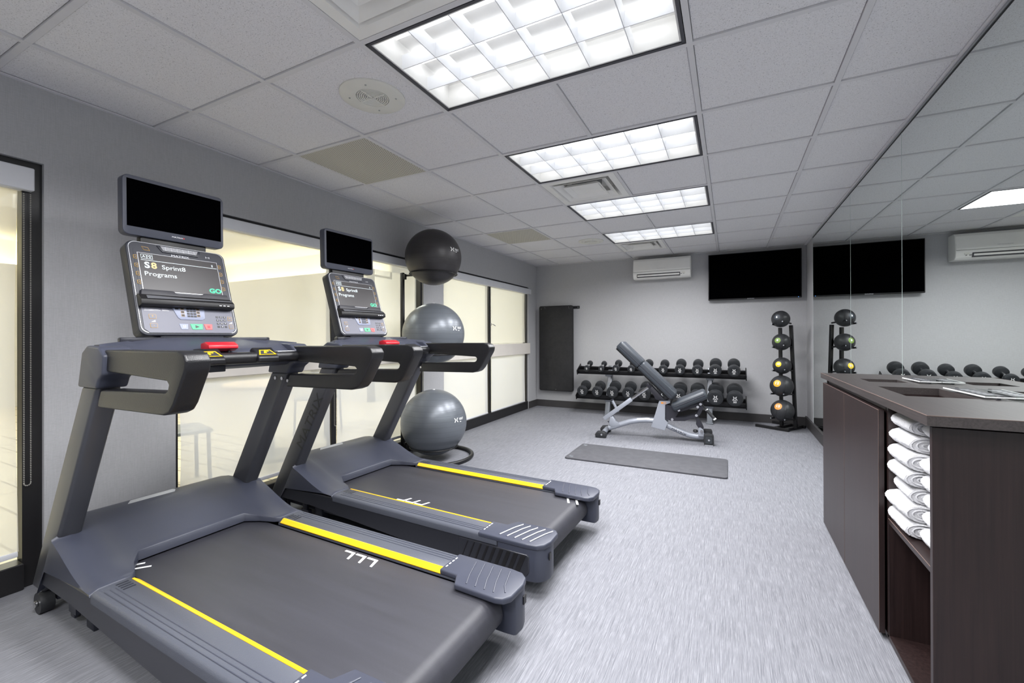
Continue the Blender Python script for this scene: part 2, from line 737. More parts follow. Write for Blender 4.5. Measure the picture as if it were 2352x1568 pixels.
for x in us[1:-1]:
    cuts = [YF, YB]
    if abs(x - T) < .01:
        cuts = [YF] + [q for v in LIGHTS for q in (T * v + .012, T * (v + 1) - .012)] + [YB]
    for a, b in zip(cuts[::2], cuts[1::2]):
        B().box(x - .012, x + .012, a, b, CEIL, CEIL + .03).done('tee_bar', M_TEE, ceil, 0)
for v in range(-5, 9):
    for i in range(len(us) - 1):
        if us[i + 1] <= us[i]:
            continue
        if i == 4 and (v in LIGHTS or v - 1 in LIGHTS) and False:
            continue
        B().box(us[i] + .012, us[i + 1] - .012, T * v - .012, T * v + .012, CEIL + .0005, CEIL + .03).done('cross_tee', M_TEE, ceil, 0)
# perimeter angle
B().box(XL, XL + .022, YF, YB, CEIL - .001, CEIL + .004).done('wall_angle', M_TEE, ceil, 0)
B().box(XL, XR, YB - .022, YB, CEIL - .001, CEIL + .004).done('wall_angle', M_TEE, ceil, 0)
B().box(XT, XR, YF, YB, CEIL - .008, CEIL + .004).done('wall_angle', M_TEE, ceil, 0)

# ------------------------------------------------------------------ ceiling lights
PLACE = ['the last one at the near end of the room', 'above the camera', 'nearest overhead, largest in the picture', 'second from the camera, before the square diffuser',
         'third from the camera, after the square diffuser', 'farthest of the row, nearest the back wall']


def make_light():
    r = thing('ceiling_light', '', 'light')
    w, d = 2 * T - .03, T - .03
    f = B()
    for (x0, x1, y0, y1) in ((-w / 2, w / 2, -d / 2, -d / 2 + .012), (-w / 2, w / 2, d / 2 - .012, d / 2),
                             (-w / 2, -w / 2 + .014, -d / 2, d / 2), (w / 2 - .014, w / 2, -d / 2, d / 2)):
        f.box(x0, x1, y0, y1, -.001, .11)
    f.done('frame', M_GRAPH2, r, 0)
    a, b = w / 2 - .016, d / 2 - .016
    # white reflector housing (open box)
    h = B()
    h.box(-a, a, -b, b, .118, .122)
    h.box(-a - .001, -a + .006, -b, b, .004, .12)
    h.box(a - .006, a + .001, -b, b, .004, .12)
    h.box(-a, a, -b - .001, -b + .006, .004, .12)
    h.box(-a, a, b - .006, b + .001, .004, .12)
    h.done('reflector', M_WHITE, r, 0)
    cw, cd = 2 * a / 6, 2 * b / 3
    for k in range(3):
        yy = -b + cd * (k + .5)
        B().box(-a + .02, a - .02, yy - .036, yy + .036, .098, .104).done('lamp_tube', M_LAMP, r, 0)
    sec = lambda q: [(q - .0019, .003), (q + .0019, .003), (q + .0016, .03), (q + .0045, .066), (q - .0045, .066), (q - .0016, .03)]
    for k in range(1, 3):
        B().prism(sec(-b + cd * k), -a + .006, a - .006, 'x').done('louver_blade', M_LOUV, r, 30)
    for k in range(1, 6):
        B().prism([(x, z) for x, z in sec(-a + cw * k)], -b + .006, b - .006, 'y').done('louver_blade', M_LOUV, r, 30)
    return r


lp = make_light()
for i, v in enumerate(LIGHTS):
    o = lp if i == 0 else copy_tree(lp)
    o.location = (T, T * (v + .5), CEIL)
    o['label'] = 'recessed louvered fluorescent ceiling light, ' + PLACE[i]
    o['group'] = 'louvered ceiling lights in a row'
    ld = bpy.data.lights.new('troffer_lamp', 'AREA')
    ld.shape = 'RECTANGLE'
    ld.size, ld.size_y = 1.16, .55
    ld.energy = TROFFER
    ld.color = (.985, .985, 1.0)
    ld.spread = math.radians(160)
    lo = bpy.data.objects.new('troffer_lamp', ld)
    lo.location = (T, T * (v + .5), CEIL - .003)
    COL.objects.link(lo)

# ------------------------------------------------------------------ diffusers, speakers, perforated panels


def make_diffuser():
    r = thing('air_diffuser', '', 'vent')
    s = T / 2 - .014
    ring = B()

    def fr(b, o, i, zo, zi, th=.003):
        vs = [(-o, -o, zo), (o, -o, zo), (o, o, zo), (-o, o, zo), (-i, -i, zi), (i, -i, zi), (i, i, zi), (-i, i, zi)]
        fs = [(k, (k + 1) % 4, 4 + (k + 1) % 4, 4 + k) for k in range(4)]
        v2 = vs + [(x, y, z + th) for x, y, z in vs]
        f2 = fs + [tuple(q + 8 for q in f[::-1]) for f in fs] + [(k, (k + 1) % 4, 8 + (k + 1) % 4, 8 + k) for k in range(4)] + \
            [(4 + k, 4 + (k + 1) % 4, 12 + (k + 1) % 4, 12 + k) for k in range(4)]
        b.mesh(v2, f2)
    fr(ring, s, s - .05, .0, .0)
    fr(ring, s - .05, s - .11, .0, .075)
    ring.done('outer_flange', M_WHITE, r, 0)
    c1 = B()
    fr(c1, s - .075, s - .13, -.004, .03)
    c1.done('middle_cone', M_WHITE, r, 0)
    c2 = B()
    fr(c2, s - .14, s - .175, -.006, .022)
    c2.box(-s + .175, s - .175, -s + .175, s - .175, .018, .022)
    c2.done('centre_plate', M_WHITE, r, 0)
    B().box(-s + .1, s - .1, -s + .1, s - .1, .076, .08).done('back_plate', M_WHITE, r, 0)
    B().lathe([(.115, .02), (.125, .02), (.125, .16), (.115, .16), (.115, .02)], 32).done('duct_collar', M_ALU, r)
    return r


dp = make_diffuser()
for i, (v, l) in enumerate(zip(DIFF, ['square white ceiling air diffuser at the top edge, beside the nearest light',
                                      'square white ceiling air diffuser between the second and third lights',
                                      'square white ceiling air diffuser past the farthest light, above the wall air conditioner'])):
    o = dp if i == 0 else copy_tree(dp)
    o.location = (T * .5, T * (v + .5), CEIL + .001)
    o['label'] = l
    o['group'] = 'square ceiling diffusers'


def make_speaker():
    r = thing('ceiling_speaker', '', 'speaker')
    B().lathe([(.0, .012), (.078, .012), (.08, -.002), (.15, -.004), (.158, .0), (.158, .008)], 48).done('flange', M_GRILLE, r)
    for k in range(7):
        q = .012 + k * .0098
        B().lathe([(q, -.001), (q + .0045, -.003), (q + .006, -.001), (q + .006, .004), (q, .004), (q, -.001)], 32).done('grille_ring', M_GRILLE, r)
    B().box(-.079, .079, -.004, .004, -.004, .004).box(-.004, .004, -.079, .079, -.004, .004).done('cross_bar', M_GRILLE, r, 0)
    B().lathe([(.0, .0095), (.079, .0095), (.079, .011), (0, .011)], 32).done('grille_backing', M_KEYD, r)
    for k in range(4):
        a = k * PI / 2 + .5
        B().lathe([(0, -.006), (.004, -.006), (.005, -.003)], 10, Matrix.Translation((.115 * math.cos(a), .115 * math.sin(a), 0))).done('screw', M_ALU, r)
    return r


spk = make_speaker()
for i, ((x, y), l) in enumerate(zip([(-.25, .32), (-.22, 4.0)], ['round white ceiling speaker with concentric grille near the largest light',
                                                              'small distant round ceiling speaker beside the farthest light'])):
    o = spk if i == 0 else copy_tree(spk)
    o.location = (x, y, CEIL + .001)
    o['label'] = l
    o['group'] = 'round ceiling speakers'
for (u, v), l in zip(PERF, ['beige perforated metal ceiling panel, the nearer and larger one', 'beige perforated metal ceiling panel, the far small one']):
    s = T / 2 - .011
    o = B().box(-s, s, -s, s, -.001, .012).done('perforated_panel', M_PERF, None, 0, loc=(T * (u + .5), T * (v + .5), CEIL))
    tag(o, l, 'ceiling panel', 'perforated ceiling panels')

# ------------------------------------------------------------------ lobby seen through the blinds
LX0, LX1, LY0, LY1, LZ = -9.8, XL - .13, -6.5, 4.5, 2.95
struct(B().box(LX0, LX1, LY0, LY1 + 1.2, -.1, -.002).done('floor_lobby', M_LOBT, smooth=0))
struct(B().box(LX0, LX1, LY0, LY1 + 1.2, LZ, LZ + .1).done('ceiling_lobby', M_LOBC, smooth=0))
struct(B().box(LX0, -4.5, LY1, LY1 + .1, 0, 2.44).box(-4.5, LX1, LY1 + 1.1, LY1 + 1.2, 0, LZ).box(-4.6, -4.5, LY1, LY1 + 1.2, 0, 2.44).done('wall_lobby_end', M_LOBGREY, smooth=0))
struct(B().box(LX0 - .1, LX0, LY0, LY1 + .1, 0, 2.47).done('wall_lobby_far', M_LOBGREY, smooth=0))
struct(B().box(LX0, LX1, LY0 - .1, LY0, 0, LZ).done('wall_lobby_near', M_CREAM, smooth=0))
struct(B().box(LX0 - .55, LX0 - .5, LY0, LY1 + .6, 2.3, LZ).box(LX0 - .5, -4.5, LY1 + .5, LY1 + .55, 2.3, LZ)
       .box(LX0 - .55, LX0 - .1, LY0, LY1 + .6, 2.30, 2.34).box(LX0, -4.5, LY1 + .1, LY1 + .55, 2.3, 2.34)
       .box(LX0 - .55, LX0, LY0, LY1 + .6, LZ, LZ + .1).done('trim_cove', M_CREAM, smooth=0))
cv = thing('cove_lamp', 'warm hidden strip light glowing above the lobby wall behind the blinds', 'light')
B().box(-9.7, -4.7, LY1 + .2, LY1 + .26, 2.36, 2.40).done('lamp_strip', M_COVE, cv, 0)
B().box(LX0 - .3, LX0 - .24, -5, LY1 - .2, 2.36, 2.40).done('lamp_strip', M_COVE, cv, 0)
for i, (x, y) in enumerate([(-3.4, 1.2), (-3.4, 4.0), (-3.6, -2.2), (-6.8, 1.0)]):
    ld = bpy.data.lights.new('lobby_lamp', 'AREA')
    ld.shape = 'SQUARE'
    ld.size = 1.0
    ld.energy = 92 * LOBBY
    ld.color = (1, .985, .95)
    lo = bpy.data.objects.new('lobby_lamp', ld)
    lo.location = (x, y, LZ - .02)
    COL.objects.link(lo)


def cafe_table(loc):
    r = thing('cafe_table', 'round pale table standing in the lobby behind the translucent blind', 'table', loc)
    B().lathe([(0, .70), (.40, .70), (.41, .715), (.41, .73), (.4, .74), (0, .74)], 40).done('table_top', M_CAFE, r)
    B().lathe([(.03, .02), (.03, .70)], 16).done('pedestal', M_GREYST, r)
    B().lathe([(0, .02), (.26, .02), (.27, .01), (.27, 0), (0, 0)], 32).done('foot_plate', M_GREYST, r)


def cafe_chair(loc, rz, lab):
    r = thing('cafe_chair', lab, 'chair', loc, rz, 'lobby chairs behind the blinds')
    B().box(-.21, .21, -.21, .21, .43, .46, bev=.012).done('seat', M_GREYST, r)
    B().prism([(-.21, .62), (-.19, .88), (.19, .88), (.21, .62)], .2, .225, 'y', bev=.008).done('backrest', M_GREYST, r)
    for sx in (-1, 1):
        B().tube([(sx * .19, -.19, 0), (sx * .18, -.18, .44)], .014, 8).done('leg', M_GRAPH, r)
        B().tube([(sx * .19, .22, 0), (sx * .18, .19, .45), (sx * .18, .21, .86)], .014, 8).done('leg', M_GRAPH, r)


cafe_table((-2.75, 1.45, 0))
cafe_chair((-2.6, .55, 0), 2.9, 'grey lobby chair behind the blind, left of the round table')
cafe_chair((-3.2, 2.35, 0), .4, 'grey lobby chair behind the blind, right of the round table')

# ------------------------------------------------------------------ windows and blinds


def window(n, y0, y1, zt, mulls, fw=.03):
    r = sempty('window_%d' % n)
    x0, x1 = XL - .085, XL - .024
    f = B()
    f.box(x0, x1, y0, y0 + fw, 0, zt)
    f.box(x0, x1, y1 - fw, y1, 0, zt)
    f.box(x0, x1, y0 + fw, y1 - fw, zt - .03, zt)
    f.done('window_frame', M_BLK, r, 0)
    B().box(x0, XL + .004, y0 + fw, y1 - fw, 0, .125, bev=.004, seg=1).done('bottom_rail', M_BLK, r, 0)
    ys = [y0 + fw]
    for m in mulls:
        B().box(x0, x1, m - .025, m + .025, .125, zt - .03).done('mullion', M_BLK, r, 0)
        ys += [m - .025, m + .025]
    ys.append(y1 - fw)
    for i in range(0, len(ys), 2):
        B().box(XL - .062, XL - .056, ys[i] - .005, ys[i + 1] + .005, .12, zt - .025).done('glass_pane', M_GLASS, r, 0)
    return r


window(1, OPEN[0][0], OPEN[0][1], OPEN[0][2], [], .066)
window(2, OPEN[1][0], OPEN[1][1], OPEN[1][2], [1.268], .022)
window(3, OPEN[2][0], OPEN[2][1], OPEN[2][2], [3.9], .03)


def cloth(y0, y1, z0, z1, x, wave=.006, ph=0.0):
    b = B()
    n, m = 14, 10
    vs, fs = [], []
    for j in range(n + 1):
        t = j / n
        z = z0 + (z1 - z0) * t
        cu = wave * math.sin(PI * t) * 1.0 + .3 * wave * math.sin(5 * t + ph)
        for i in range(m + 1):
            s = i / m
            yv = (y0 + cu) + (y1 - y0 - 2 * cu) * s
            vs.append((x - .002 * math.sin(PI * s) * math.sin(PI * t), yv, z))
    for j in range(n):
        for i in range(m):
            a = j * (m + 1) + i
            fs.append((a, a + 1, a + m + 2, a + m + 1))
    return b.mesh(vs, fs)


def blind(label, y0, y1, ztop, zcas, zbot, cmat, fmat, gap=(.012, .03), proud=.02, group='roller blinds on the left wall', chain=None, bot=True):
    r = thing('roller_blind', label, 'blind', (0, 0, 0), 0, group)
    B().box(XL - .05, XL + proud, y0, y1, zcas, ztop, bev=.004, seg=1).done('fascia', cmat, r, 30)
    a, b = y0 + gap[0], y1 - gap[1]
    cloth(a, b, zbot + .012, zcas + .01, XL - .03, .008, y0).done('blind_cloth', fmat, r, 60)
    if bot:
        B().box(XL - .036, XL - .024, a, b, zbot - .012, zbot + .014, bev=.004).done('bottom_bar', M_FASCIA, r)
    if chain:
        cy, cz = chain
        bd = bpy.data.meshes.get('bead_loop')
        c = B()
        t = bmesh.new()
        bmesh.ops.create_icosphere(t, subdivisions=1, radius=.0032)
        me = bpy.data.meshes.new('bead')
        t.to_mesh(me)
        t.free()
        n = int((zcas - cz) / .0085)
        for k in range(n):
            for s in (-1, 1):
                tt = bmesh.new()
                tt.from_mesh(me)
                c._merge(tt, Matrix.Translation((XL - .008, cy + s * .011, cz + k * .0085)))
        for k in range(7):
            an = PI + PI * k / 6
            tt = bmesh.new()
            tt.from_mesh(me)
            c._merge(tt, Matrix.Translation((XL - .008, cy + .011 * math.cos(an), cz + .011 * math.sin(an) - .004)))
        o = c.done('bead_chain', M_BEAD, r)
        o['kind'] = 'stuff'
    return r


blind('large roller blind with long bead chain in the near window at the left edge', -1.70, -.478, 1.993, 1.885, .165, M_FASCIA, M_FAB, (.012, .045), .012, chain=(-.498, .50))
blind('upper roller blind behind the consoles in the middle window, left panel', .13, 1.262, 1.978, 1.905, 1.09, M_FASCIA, M_FAB, (.006, .02), .012, bot=False)
blind('upper roller blind of the middle window, right panel beside the black ball', 1.264, 2.395, 1.978, 1.905, 1.09, M_FASCIA, M_FAB, (.035, .075), .012, bot=False)
blind('lower roller blind of the middle window, left panel with the long gap below', .13, 1.262, 1.085, .925, .17, M_RAILB, M_FAB2, (.006, .02), .02, chain=(1.272, .45))
blind('lower roller blind of the middle window, right panel behind the exercise balls', 1.264, 2.395, 1.085, .925, .17, M_RAILB, M_FAB2, (.035, .075), .02)
blind('upper roller blind of the far window, left panel right of the ball stand', 2.80, 3.942, 1.975, 1.888, 1.08, M_FASCIA, M_FAB, (.0, .095), .02, bot=False)
blind('upper roller blind of the far window, right panel nearest the room corner', 3.944, 5.20, 1.975, 1.888, 1.08, M_FASCIA, M_FAB, (.0, .155), .02, bot=False)
blind('lower roller blind of the far window, left panel right of the ball stand', 2.80, 3.942, 1.08, .905, .125, M_RAILB, M_FAB2, (.0, .095), .024)
blind('lower roller blind of the far window, right panel nearest the room corner', 3.944, 5.145, 1.08, .905, .125, M_RAILB, M_FAB2, (.0, .10), .024)
for y_, z_, l in ((1.29, .86, 'small chrome lever on the mullion behind the far treadmill'), (3.90, 1.36, 'small chrome lever on the mullion of the far window')):
    r = thing('window_lever', l, 'lever', (XL - .012, y_, z_), 0, 'chrome window levers')
    B().box(0, .006, -.014, .014, -.02, .02, bev=.003).done('backplate', M_CHROME, r)
    B().tube([(.006, 0, 0), (.03, 0, 0), (.035, .01, -.002), (.04, .06, -.02)], .006, 10).done('lever_arm', M_CHROME, r)

# ------------------------------------------------------------------ mirror on the right wall
mr = thing('wall_mirror', 'tall frameless mirror of butted panels covering the right wall', 'mirror')
seams = [4.905, 3.12, 1.935, .75, -.45, -1.65, YF + .03]
for a, b in zip(seams, seams[1:]):
    B().box(XR - .008, XR - .002, b + .0015, a - .0015, .127, CEIL - .012).done('mirror_panel', M_MIR, mr, 0)
for a in seams[:3]:
    B().box(XR - .0085, XR - .002, a - .0012, a + .0012, .127, CEIL - .012).done('glass_edge', M_MEDGE, mr, 0)  # pale strip: the bevel highlight along the mirror edges put into the colour
B().box(XR - .014, XR, YF, 4.905, CEIL - .022, CEIL - .010).done('top_channel', M_ALU, mr, 0)
B().box(XR - .010, XR - .0085, YF, 4.905, CEIL - .026, CEIL - .022).done('channel_gasket', M_BLK, mr, 0)

# ------------------------------------------------------------------ treadmills
def xf(z):            # front line of the leaning uprights
    return -1.385 + .60 * (z - .143)


def hood_mesh():
    b = B()
    ys = [-.428, -.425, -.405, -.37, -.33, -.305, -.285, -.26, -.22, -.14, -.05, .05, .14, .22, .26, .285, .305, .33, .37, .405, .425, .428]
    nt = 16
    vs, fs = [], []

    def xr(y):
        return -.922 + .172 * sm(.225, .305, abs(y))

    def top(x, y):
        t = (x + 1.235) / .47
        z = .250 + .134 * (1 - sm(0, 1, t))
        edge = abs(y)
        z += .012 * (1 - sm(.0, .22, edge)) * sm(.75, 1.0, t) * 1.0
        dip = sm(.24, .32, edge)
        z -= .014 * (1 - dip) * sm(-.05, .25, t) * (1 - sm(.7, 1.0, t))
        z -= .012 * sm(.40, .428, edge)
        return z
    rows = []
    for (x, z) in ((-1.395, .11), (-1.392, .25), (-1.372, .335), (-1.335, .372)):
        rows.append([(x + (xf(z) + .128 - x) * sm(.325, .345, abs(y)), y, z - .012 * sm(.40, .428, abs(y))) for y in ys])
    for k in range(nt + 1):
        row = []
        for y in ys:
            xs_ = -1.29 + .175 * sm(.325, .345, abs(y))
            x = xs_ + (xr(y) - xs_) * k / nt
            row.append((x, y, top(x, y)))
        rows.append(row)
    rows.append([(xr(y) + .004, y, top(xr(y), y) - .004) for y in ys])
    rows.append([(xr(y) + .006, y, .228) for y in ys])
    m = len(ys)
    for r in rows:
        lo = min(r[0][2], max(.21, .21 + .035 * (r[0][0] + 1.2) / .45))
        rr = list(r)
        vs.append((r[0][0], -.43, lo))
        vs += rr
        vs.append((r[-1][0], .43, lo))
    m += 2
    for j in range(len(rows) - 1):
        for i in range(m - 1):
            a = j * m + i
            fs.append((a, a + 1, a + m + 1, a + m))
    return b.mesh(vs, fs)


def treadmill(label, loc, rz):
    r = thing('treadmill', label, 'treadmill', loc, rz, 'treadmills facing the windows')
    # chassis
    B().box(-1.33, .52, -.35, .35, .075, .2, bev=.01).done('under_frame', M_NAVYD, r)
    for s in (-1, 1):
        pr = [(-1.25, .140), (-1.21, .215), (-.74, .228), (.42, .228), (.42, .085), (.0, .088), (-.95, .140)]
        B().prism(pr, s * .36, s * .4235, 'y', bev=.005, seg=1).done('side_panel', M_STEELN, r)
        rl = [(s * .292, .214), (s * .292, .226), (s * .312, .246), (s * .400, .246), (s * .419, .2435), (s * .427, .234), (s * .427, .204), (s * .36, .204)]
        rail = B().prism(rl, -.745, .405, 'x', bev=.0025, seg=1).done('side_rail', M_RAIL, r)
        for gy in (.37, .386, .402):
            B().box(-.70, .39, s * gy - .002, s * gy + .002, .2455, .2475, bev=.001, seg=1).done('rail_ridge', M_NAVY, rail)
        for k in range(4):
            B().box(-.725 + k * .02, -.717 + k * .02, min(s * .325, s * .362), max(s * .325, s * .362), .2455, .2472).done('rail_rib', M_NAVYD, rail)
        st = [(s * .288, .232), (s * .306, .2475), (s * .313, .2475), (s * .313, .243), (s * .292, .226)]
        B().prism(st, -.725, .305, 'x', bev=.001, seg=1).done('yellow_strip', M_YEL, r)
        # rear cap
        o = [(.30, s * .290), (.385, s * .288), (.415, s * .232), (.595, s * .226), (.628, s * .235), (.648, s * .262), (.652, s * .35), (.640, s * .395),
             (.612, s * .420), (.56, s * .428), (.30, s * .428)]
        cap = B().prism(o, .224, .2485, 'z', bev=.007, seg=3)
        o2 = [(.40, s * .296), (.60, s * .296), (.645, s * .30), (.650, s * .35), (.638, s * .39), (.61, s * .416), (.56, s * .424), (.40, s * .424)]
        cap.prism(o2, .075, .236, 'z', bev=.012)
        cap = cap.done('rear_cap', M_NAVY, r)
        for k in range(5):
            x0 = .405 + k * .040
            B().tube([(x0, s * .402, .2475), (x0 + .010, s * .37, .2484), (x0 + .030, s * .305, .2484), (x0 + .052, s * .252 if k < 4 else s * .27, .2475)], .0036, 6).done('tread_rib', M_NAVY, cap)
        for k in range(4):
            B().box(.312, .317, min(s * (.315 + k * .022), s * (.328 + k * .022)), max(s * (.315 + k * .022), s * (.328 + k * .022)), .248, .2495).done('white_dash', M_WHT, cap, 0)
        B().box(.648, .653, s * .36 - .010, s * .36 + .010, .17, .20).done('end_slot', M_BLK, cap, 0)
        B().prism([(.18, .105), (.19, .20), (.565, .20), (.575, .19), (.575, .12), (.562, .1)], s * .416, s * .4265, 'y', bev=.003, seg=1).done('vent_panel', M_STEELN, r)
        for k in range(9):
            x0 = .205 + k * .037
            w = .004 + k * .0026
            B().prism([(x0, .112), (x0 + .035, .194), (x0 + .035 + w, .194), (x0 + w, .112)], s * .4255, s * .4285, 'y').done('vent_slot', M_BLK, r, 0)
        # transport wheel and feet
        y = s * .40
        wh = B().tube([(-1.30, y - .022, .044), (-1.30, y + .022, .044)], .044, 24).done('transport_wheel', M_RUB, r)
        B().tube([(-1.30, s * .424, .044), (-1.30, s * .432, .044)], .014, 12).done('wheel_bolt', M_CHROME, wh)
        B().box(-1.34, -1.26, s * .36 - .012, s * .36 + .012, .044, .15, bev=.004).done('wheel_bracket', M_NAVYD, r)
        B().box(-1.09, -1.05, s * .37 - .01, s * .37 + .01, .03, .14, bev=.003).box(-1.10, -1.03, s * .37 - .012, s * .37 + .012, .05, .08).done('lift_bracket', M_NAVYD, r)
        B().box(-1.00, -.93, s * .33 - .03, s * .33 + .03, .0, .13, bev=.006).done('lift_leg', M_NAVYD, r)
        B().lathe([(0, 0), (.032, 0), (.034, .012), (.02, .03), (.014, .085), (0, .085)], 16, Matrix.Translation((.25, s * .33, 0))).done('levelling_foot', M_RUB, r)
    # belt
    pts = [(-1.0, .220), (.54, .220)]
    for k in range(1, 12):
        a = PI / 2 - PI * k / 12
        pts.append((.54 + .062 * math.cos(a), .158 + .062 * math.sin(a)))
    pts += [(.54, .096), (-1.0, .096)]
    B().prism(pts, -.278, .278, 'y').done('running_belt', M_BELT, r, 30)
    B().tube([(.54, -.30, .158), (.54, .30, .158)], .05, 24).done('rear_roller', M_BLK, r)
    hd = hood_mesh().done('motor_hood', M_NAVY, r, 50)
    B().prism([(-.125, -.016), (-.10, .016), (.075, .018), (.085, .010), (.07, -.014)], 0, .003, 'z', frame((-1.250, -.02, .383), (0, 1, 0), (-.88, 0, .30))).done('badge_plate', M_BADGE, hd, 0)

    # uprights
    for s in (-1, 1):
        up = [(xf(.085), .085), (xf(.085) + .13, .085), (xf(.30) + .145, .30), (xf(1.0) + .135, 1.0), (xf(1.0), 1.0)]
        a, c = (.335, .412)
        u = B().prism(up, s * a, s * c, 'y', bev=.014, seg=3).done('upright', M_UPR, r)
        col = [(-.885, .996), (-.722, .996), (-.712, 1.01), (-.70, 1.03), (-.665, 1.05), (-.655, 1.12), (-.70, 1.150), (-.80, 1.156), (-.846, 1.13), (-.87, 1.05)]
        B().prism(col, s * .325, s * .42, 'y', bev=.012, seg=3).done('upright_cap', M_NAVY, r)
        for px in (-.83, -.775):
            B().tube([(px, s * .331, .968), (px, s * .336, .968)], .009, 12).done('bolt', M_CHROME, r)
        # handrail: one C-shaped loop
        g = [(-.70, 1.140), (-.165, 1.143), (-.128, 1.134), (-.112, 1.112), (-.118, 1.085), (-.19, .972), (-.215, .947), (-.255, .934), (-.745, .925),
             (-.735, .955), (-.715, .992), (-.245, 1.008), (-.228, 1.018), (-.222, 1.034), (-.235, 1.046), (-.69, 1.062)]
        gr = B().prism(g, s * .335, s * .408, 'y', bev=.021, seg=4).done('handrail', M_GRIP, r, 50)
        B().tube([(-.725, s * .33, .958), (-.725, s * .334, .958)], .008, 12).done('bolt', M_CHROME, gr)
    # bridge between the uprights, bowed to the front
    vs, fs = [], []
    n = 24
    for i in range(n + 1):
        y = -.40 + .8 * i / n
        q = 1 - (y / .40) ** 2
        x1 = -.80 - .155 * q
        ring = [(x1 + .02, 1.075 - .01 * q), (x1 - .02, 1.11), (x1 - .012, 1.150 + .02 * q), (x1 + .01, 1.158 + .026 * q), (x1 + .05, 1.158 + .028 * q),
                (-.745, 1.140 - .005 * q), (-.705, 1.118 - .004 * q), (-.695, 1.09), (-.70, 1.058 - .006 * q), (-.73, 1.045 - .006 * q)]
        vs += [(a, y, c) for a, c in ring]
    m = 10
    for i in range(n):
        for k in range(m):
            fs.append((i * m + k, i * m + (k + 1) % m, (i + 1) * m + (k + 1) % m, (i + 1) * m + k))
    fs += [tuple(range(m)), tuple(n * m + k for k in range(m))]
    br = B().mesh(vs, fs).done('console_bridge', M_NAVY, r, 40)
    for s in (-1, 1):
        B().prism([(s * .13, -.955), (s * .30, -.885), (s * .31, -.84), (s * .28, -.82), (s * .13, -.90)], 1.158, 1.186, 'z', Matrix(((0, 1, 0, 0), (1, 0, 0, 0), (0, 0, 1, 0), (0, 0, 0, 1))), bev=.006).done('accessory_tray', M_NAVYD, br)
    B().box(-.725, -.695, -.02 - .035, -.02 + .035, 1.03, 1.06, bev=.004).done('cable_clip', M_NAVYD, br)
    # safety stop clip
    rc = B().prism([(-.735, 1.122), (-.735, 1.158), (-.70, 1.166), (-.668, 1.152), (-.665, 1.136), (-.70, 1.122)], -.07, .055, 'y', bev=.005).done('safety_stop', M_RED, r)
    for yy in (-.035, .025):
        B().tube([(-.69, yy, 1.118), (-.69, yy, 1.126)], .006, 10).done('stop_pin', M_KEYD, rc)
    # pulse bar with contacts
    bar = [(-.665, -.345, 1.088), (-.655, -.2, 1.09), (-.652, 0, 1.09), (-.655, .2, 1.09), (-.665, .345, 1.088)]
    pb = B().tube(bar, .027, 16).done('pulse_bar', M_GRIP, r)
    for yy in (-.078, .165):
        pad = B().prism([(-.69, 1.066), (-.69, 1.126), (-.672, 1.138), (-.610, 1.091), (-.612, 1.068)], yy - .050, yy + .050, 'y', bev=.007, seg=3).done('pulse_pad', M_GRIP, pb)
        Mf = frame((-.638, yy, 1.1135), (0, 1, 0), (-1, 0, .75))
        lb = B().prism([(-.042, -.018), (-.026, .018), (.026, .018), (.042, -.018)], 0, .001, 'z', Mf).done('warning_label', M_YEL, pad, 0)
        B().prism([(-.034, -.015), (-.022, .013), (.022, .013), (.034, -.015)], 0.0008, .0016, 'z', Mf).prism([(-.016, -.009), (-.008, .009), (.014, .009), (.012, .002), (-.002, .002), (.0, -.009)], .0014, .0022, 'z', Mf).done('label_print', M_KEYD, pad, 0)
        B().prism([(-.016, -.009), (-.008, .009), (.014, .009), (.012, .002), (-.002, .002), (.0, -.009)], .002, .0026, 'z', Mf).done('label_sign', M_YEL, pad, 0)
    for yy in (.27, ):
        B().box(-.664, -.642, yy - .045, yy + .045, 1.112, 1.118, bev=.002).done('pulse_contact', M_SILV, pb)
    # console on its stem
    U = Vector((-.32, 0, .947)).normalized()
    N = Vector((U.z, 0, -U.x))
    O = Vector((-.925, -.005, 1.195))
    F = frame(O, (0, 1, 0), U)
    B().box(-.985, -.932, -.135, .135, 1.14, 1.215, bev=.010).done('console_stem', M_NAVYD, r)
    Wc, Hc = .412, .458
    con = thing_part('console', r)
    con.matrix_local = F
    out = [(x, y + Hc / 2) for x, y in rrect(Wc, Hc, .032, 6)]
    B().prism(out, -.062, 0, 'z', bev=.012, seg=3).done('console_shell', M_NAVYD, con)
    B().prism([(x * .965, (y - Hc / 2) * .972 + Hc / 2 + .004) for x, y in out], -.004, .0022, 'z', bev=.001, seg=1).done('silver_trim', M_SILV, con)
    B().prism([(x * .953, (y - Hc / 2) * .960 + Hc / 2 + .004) for x, y in out], -.004, .0032, 'z', bev=.001, seg=1).done('face_plate', M_NAVYD, con)
    B().prism([(x * .93, y) for x, y in [(-.196, .20), (-.196, .418), (-.172, .441), (.172, .441), (.196, .418), (.196, .20)]], .002, .0040, 'z').done('upper_bezel', M_NAVYD, con, 0)
    # display
    dx0, dx1, dy0, dy1 = -.168, .160, .214, .398
    B().box(dx0 - .002, dx1 + .002, dy0 - .002, dy1 + .002, .003, .0045).done('display_frame', M_SILV, con, 0)
    dsp = B().box(dx0, dx1, dy0, dy1, .004, .0052).done('display', M_LCD, con, 0)
    I = Matrix.Translation
    B().box(dx0 + .008, dx1 - .004, .3625, .3645, .005, .0056).done('display_rule', M_TXTW, dsp, 0)
    text('S', .042, M_TXTW, dsp, I((-.140, .338, .0054)), 'display_text', bold=.0012, width=1.05)
    text('8', .042, M_TXTY, dsp, I((-.114, .338, .0054)), 'display_text', bold=.0012, width=1.05)
    text('Sprint8', .030, M_TXTW, dsp, I((-.036, .336, .0054)), 'display_text', bold=.0001, width=1.12)
